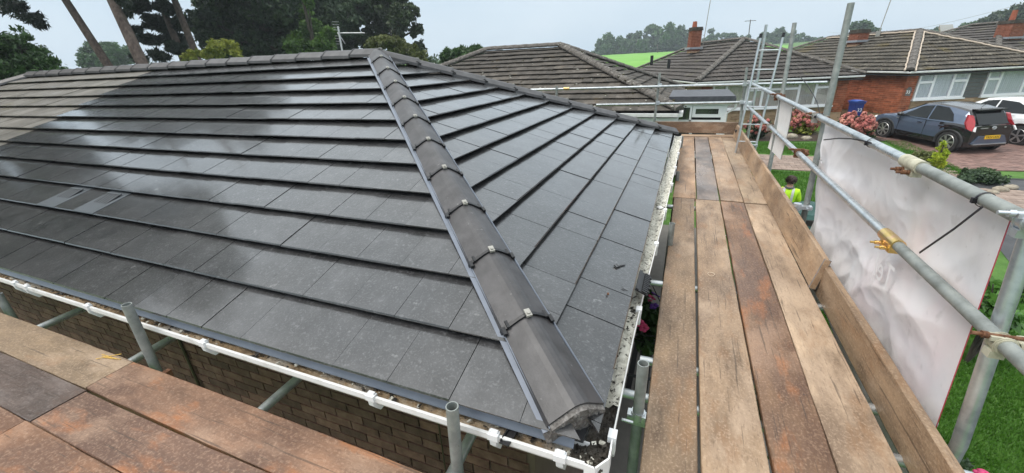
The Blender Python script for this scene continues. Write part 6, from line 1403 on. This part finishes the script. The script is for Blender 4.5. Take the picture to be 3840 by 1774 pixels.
MB().box((-1.74, .22, .865), (-1.72, .46, .89), 0, M).build('badge_strip', MT['alu'], t); MB().box((-1.735, -.42, .87), (-1.72, -.36, .9), 0, M).build('badge_strip', MT['alu'], t)
MB().box((-1.74, -.2, .955), (-1.7, .2, .965), 0, M).build('tailgate_line', MT['archblack'], t)
MB().box((-1.5, -.5, 1.42), (-1.3, .5, 1.46), 0, M).build('roof_spoiler', MT['carblack'], t)
MB().tube([M @ Vector((-1.15, 0, 1.49)), M @ Vector((-1.42, 0, 1.78))], [.008, .003], 6).build('aerial_rod', MT['black'], t)
# white car
w0 = onground(2552, 366); ctr2 = Vector((w0.x, w0.y, 0)); d2 = Vector((-.36, .93, 0)).normalized(); s2 = Vector((d2.y, -d2.x, 0)); ctr2 = ctr2 + s2 * .72 + d2 * 1.27; ctr2.z = zg(ctr2.x, ctr2.y) + .028
prof2 = dict(wr=.31, ro=.6, fo=.75, bx=[-1.87, -1.7, -1.2, -.3, .85, 1.1, 1.6, 1.9, 2.02], bz=[.85, .98, 1.0, .96, .95, .97, .88, .76, .6], gh=[(-1.7, .95, 1.0, .74, .62), (-1.5, .97, 1.25, .78, .62), (-1.2, .97, 1.42, .8, .6), (-.7, .97, 1.49, .82, .61), (-.2, .96, 1.5, .83, .61), (.3, .96, 1.44, .82, .6), (.75, .96, 1.2, .79, .66), (1.05, .95, 1.0, .75, .72)],
             win=[[(-.2, .06), (.72, .06), (.55, .5), (.2, .92), (-.16, .97)], [(-1.2, .25), (-.26, .06), (-.22, .97), (-.75, .95), (-1.05, .75)]], ws=(1.0, 1.0, .66, .35, 1.41, .53), rw=(-1.7, 1.02, .52, -1.35, 1.36, .5), spokes=5, mx=.75, mz=1.0, hand=(-.1, -.9), hz=.84, gaps=(-.22, .75))
tw_, M2, b2 = car('parked_car', ctr2, math.atan2(d2.y, d2.x), 3.9, 1.72, 1.5, 2.55, MT['whitepaint'], MT['whitepaint'], 'white hatchback parked beside the blue-grey car, cut by the right edge', False, prof2)
for sd in (1, -1): mb = MB(); mb.ball(M2 @ Vector((-1.75, sd * .7, .9)), .13, 10, 0, (.6, .7, 1.2)); mb.build('tail_lamp', MT['redlight'], tw_)
# ================================================================== haze
hz = bpy.data.materials.new('thin_mist'); hz.use_nodes = True; N = hz.node_tree.nodes; N.remove(N['Principled BSDF'])
pv = N.new('ShaderNodeVolumePrincipled'); pv.inputs['Color'].default_value = (.82, .9, .97, 1); pv.inputs['Density'].default_value = .0009; pv.inputs['Anisotropy'].default_value = .2
hz.node_tree.links.new(pv.outputs[0], N['Material Output'].inputs['Volume'])
MB().box((-330, -40, -8), (330, 345, 45)).build('haze', hz, kind='stuff', label='thin pale mist lying over the far fields', cat='mist')
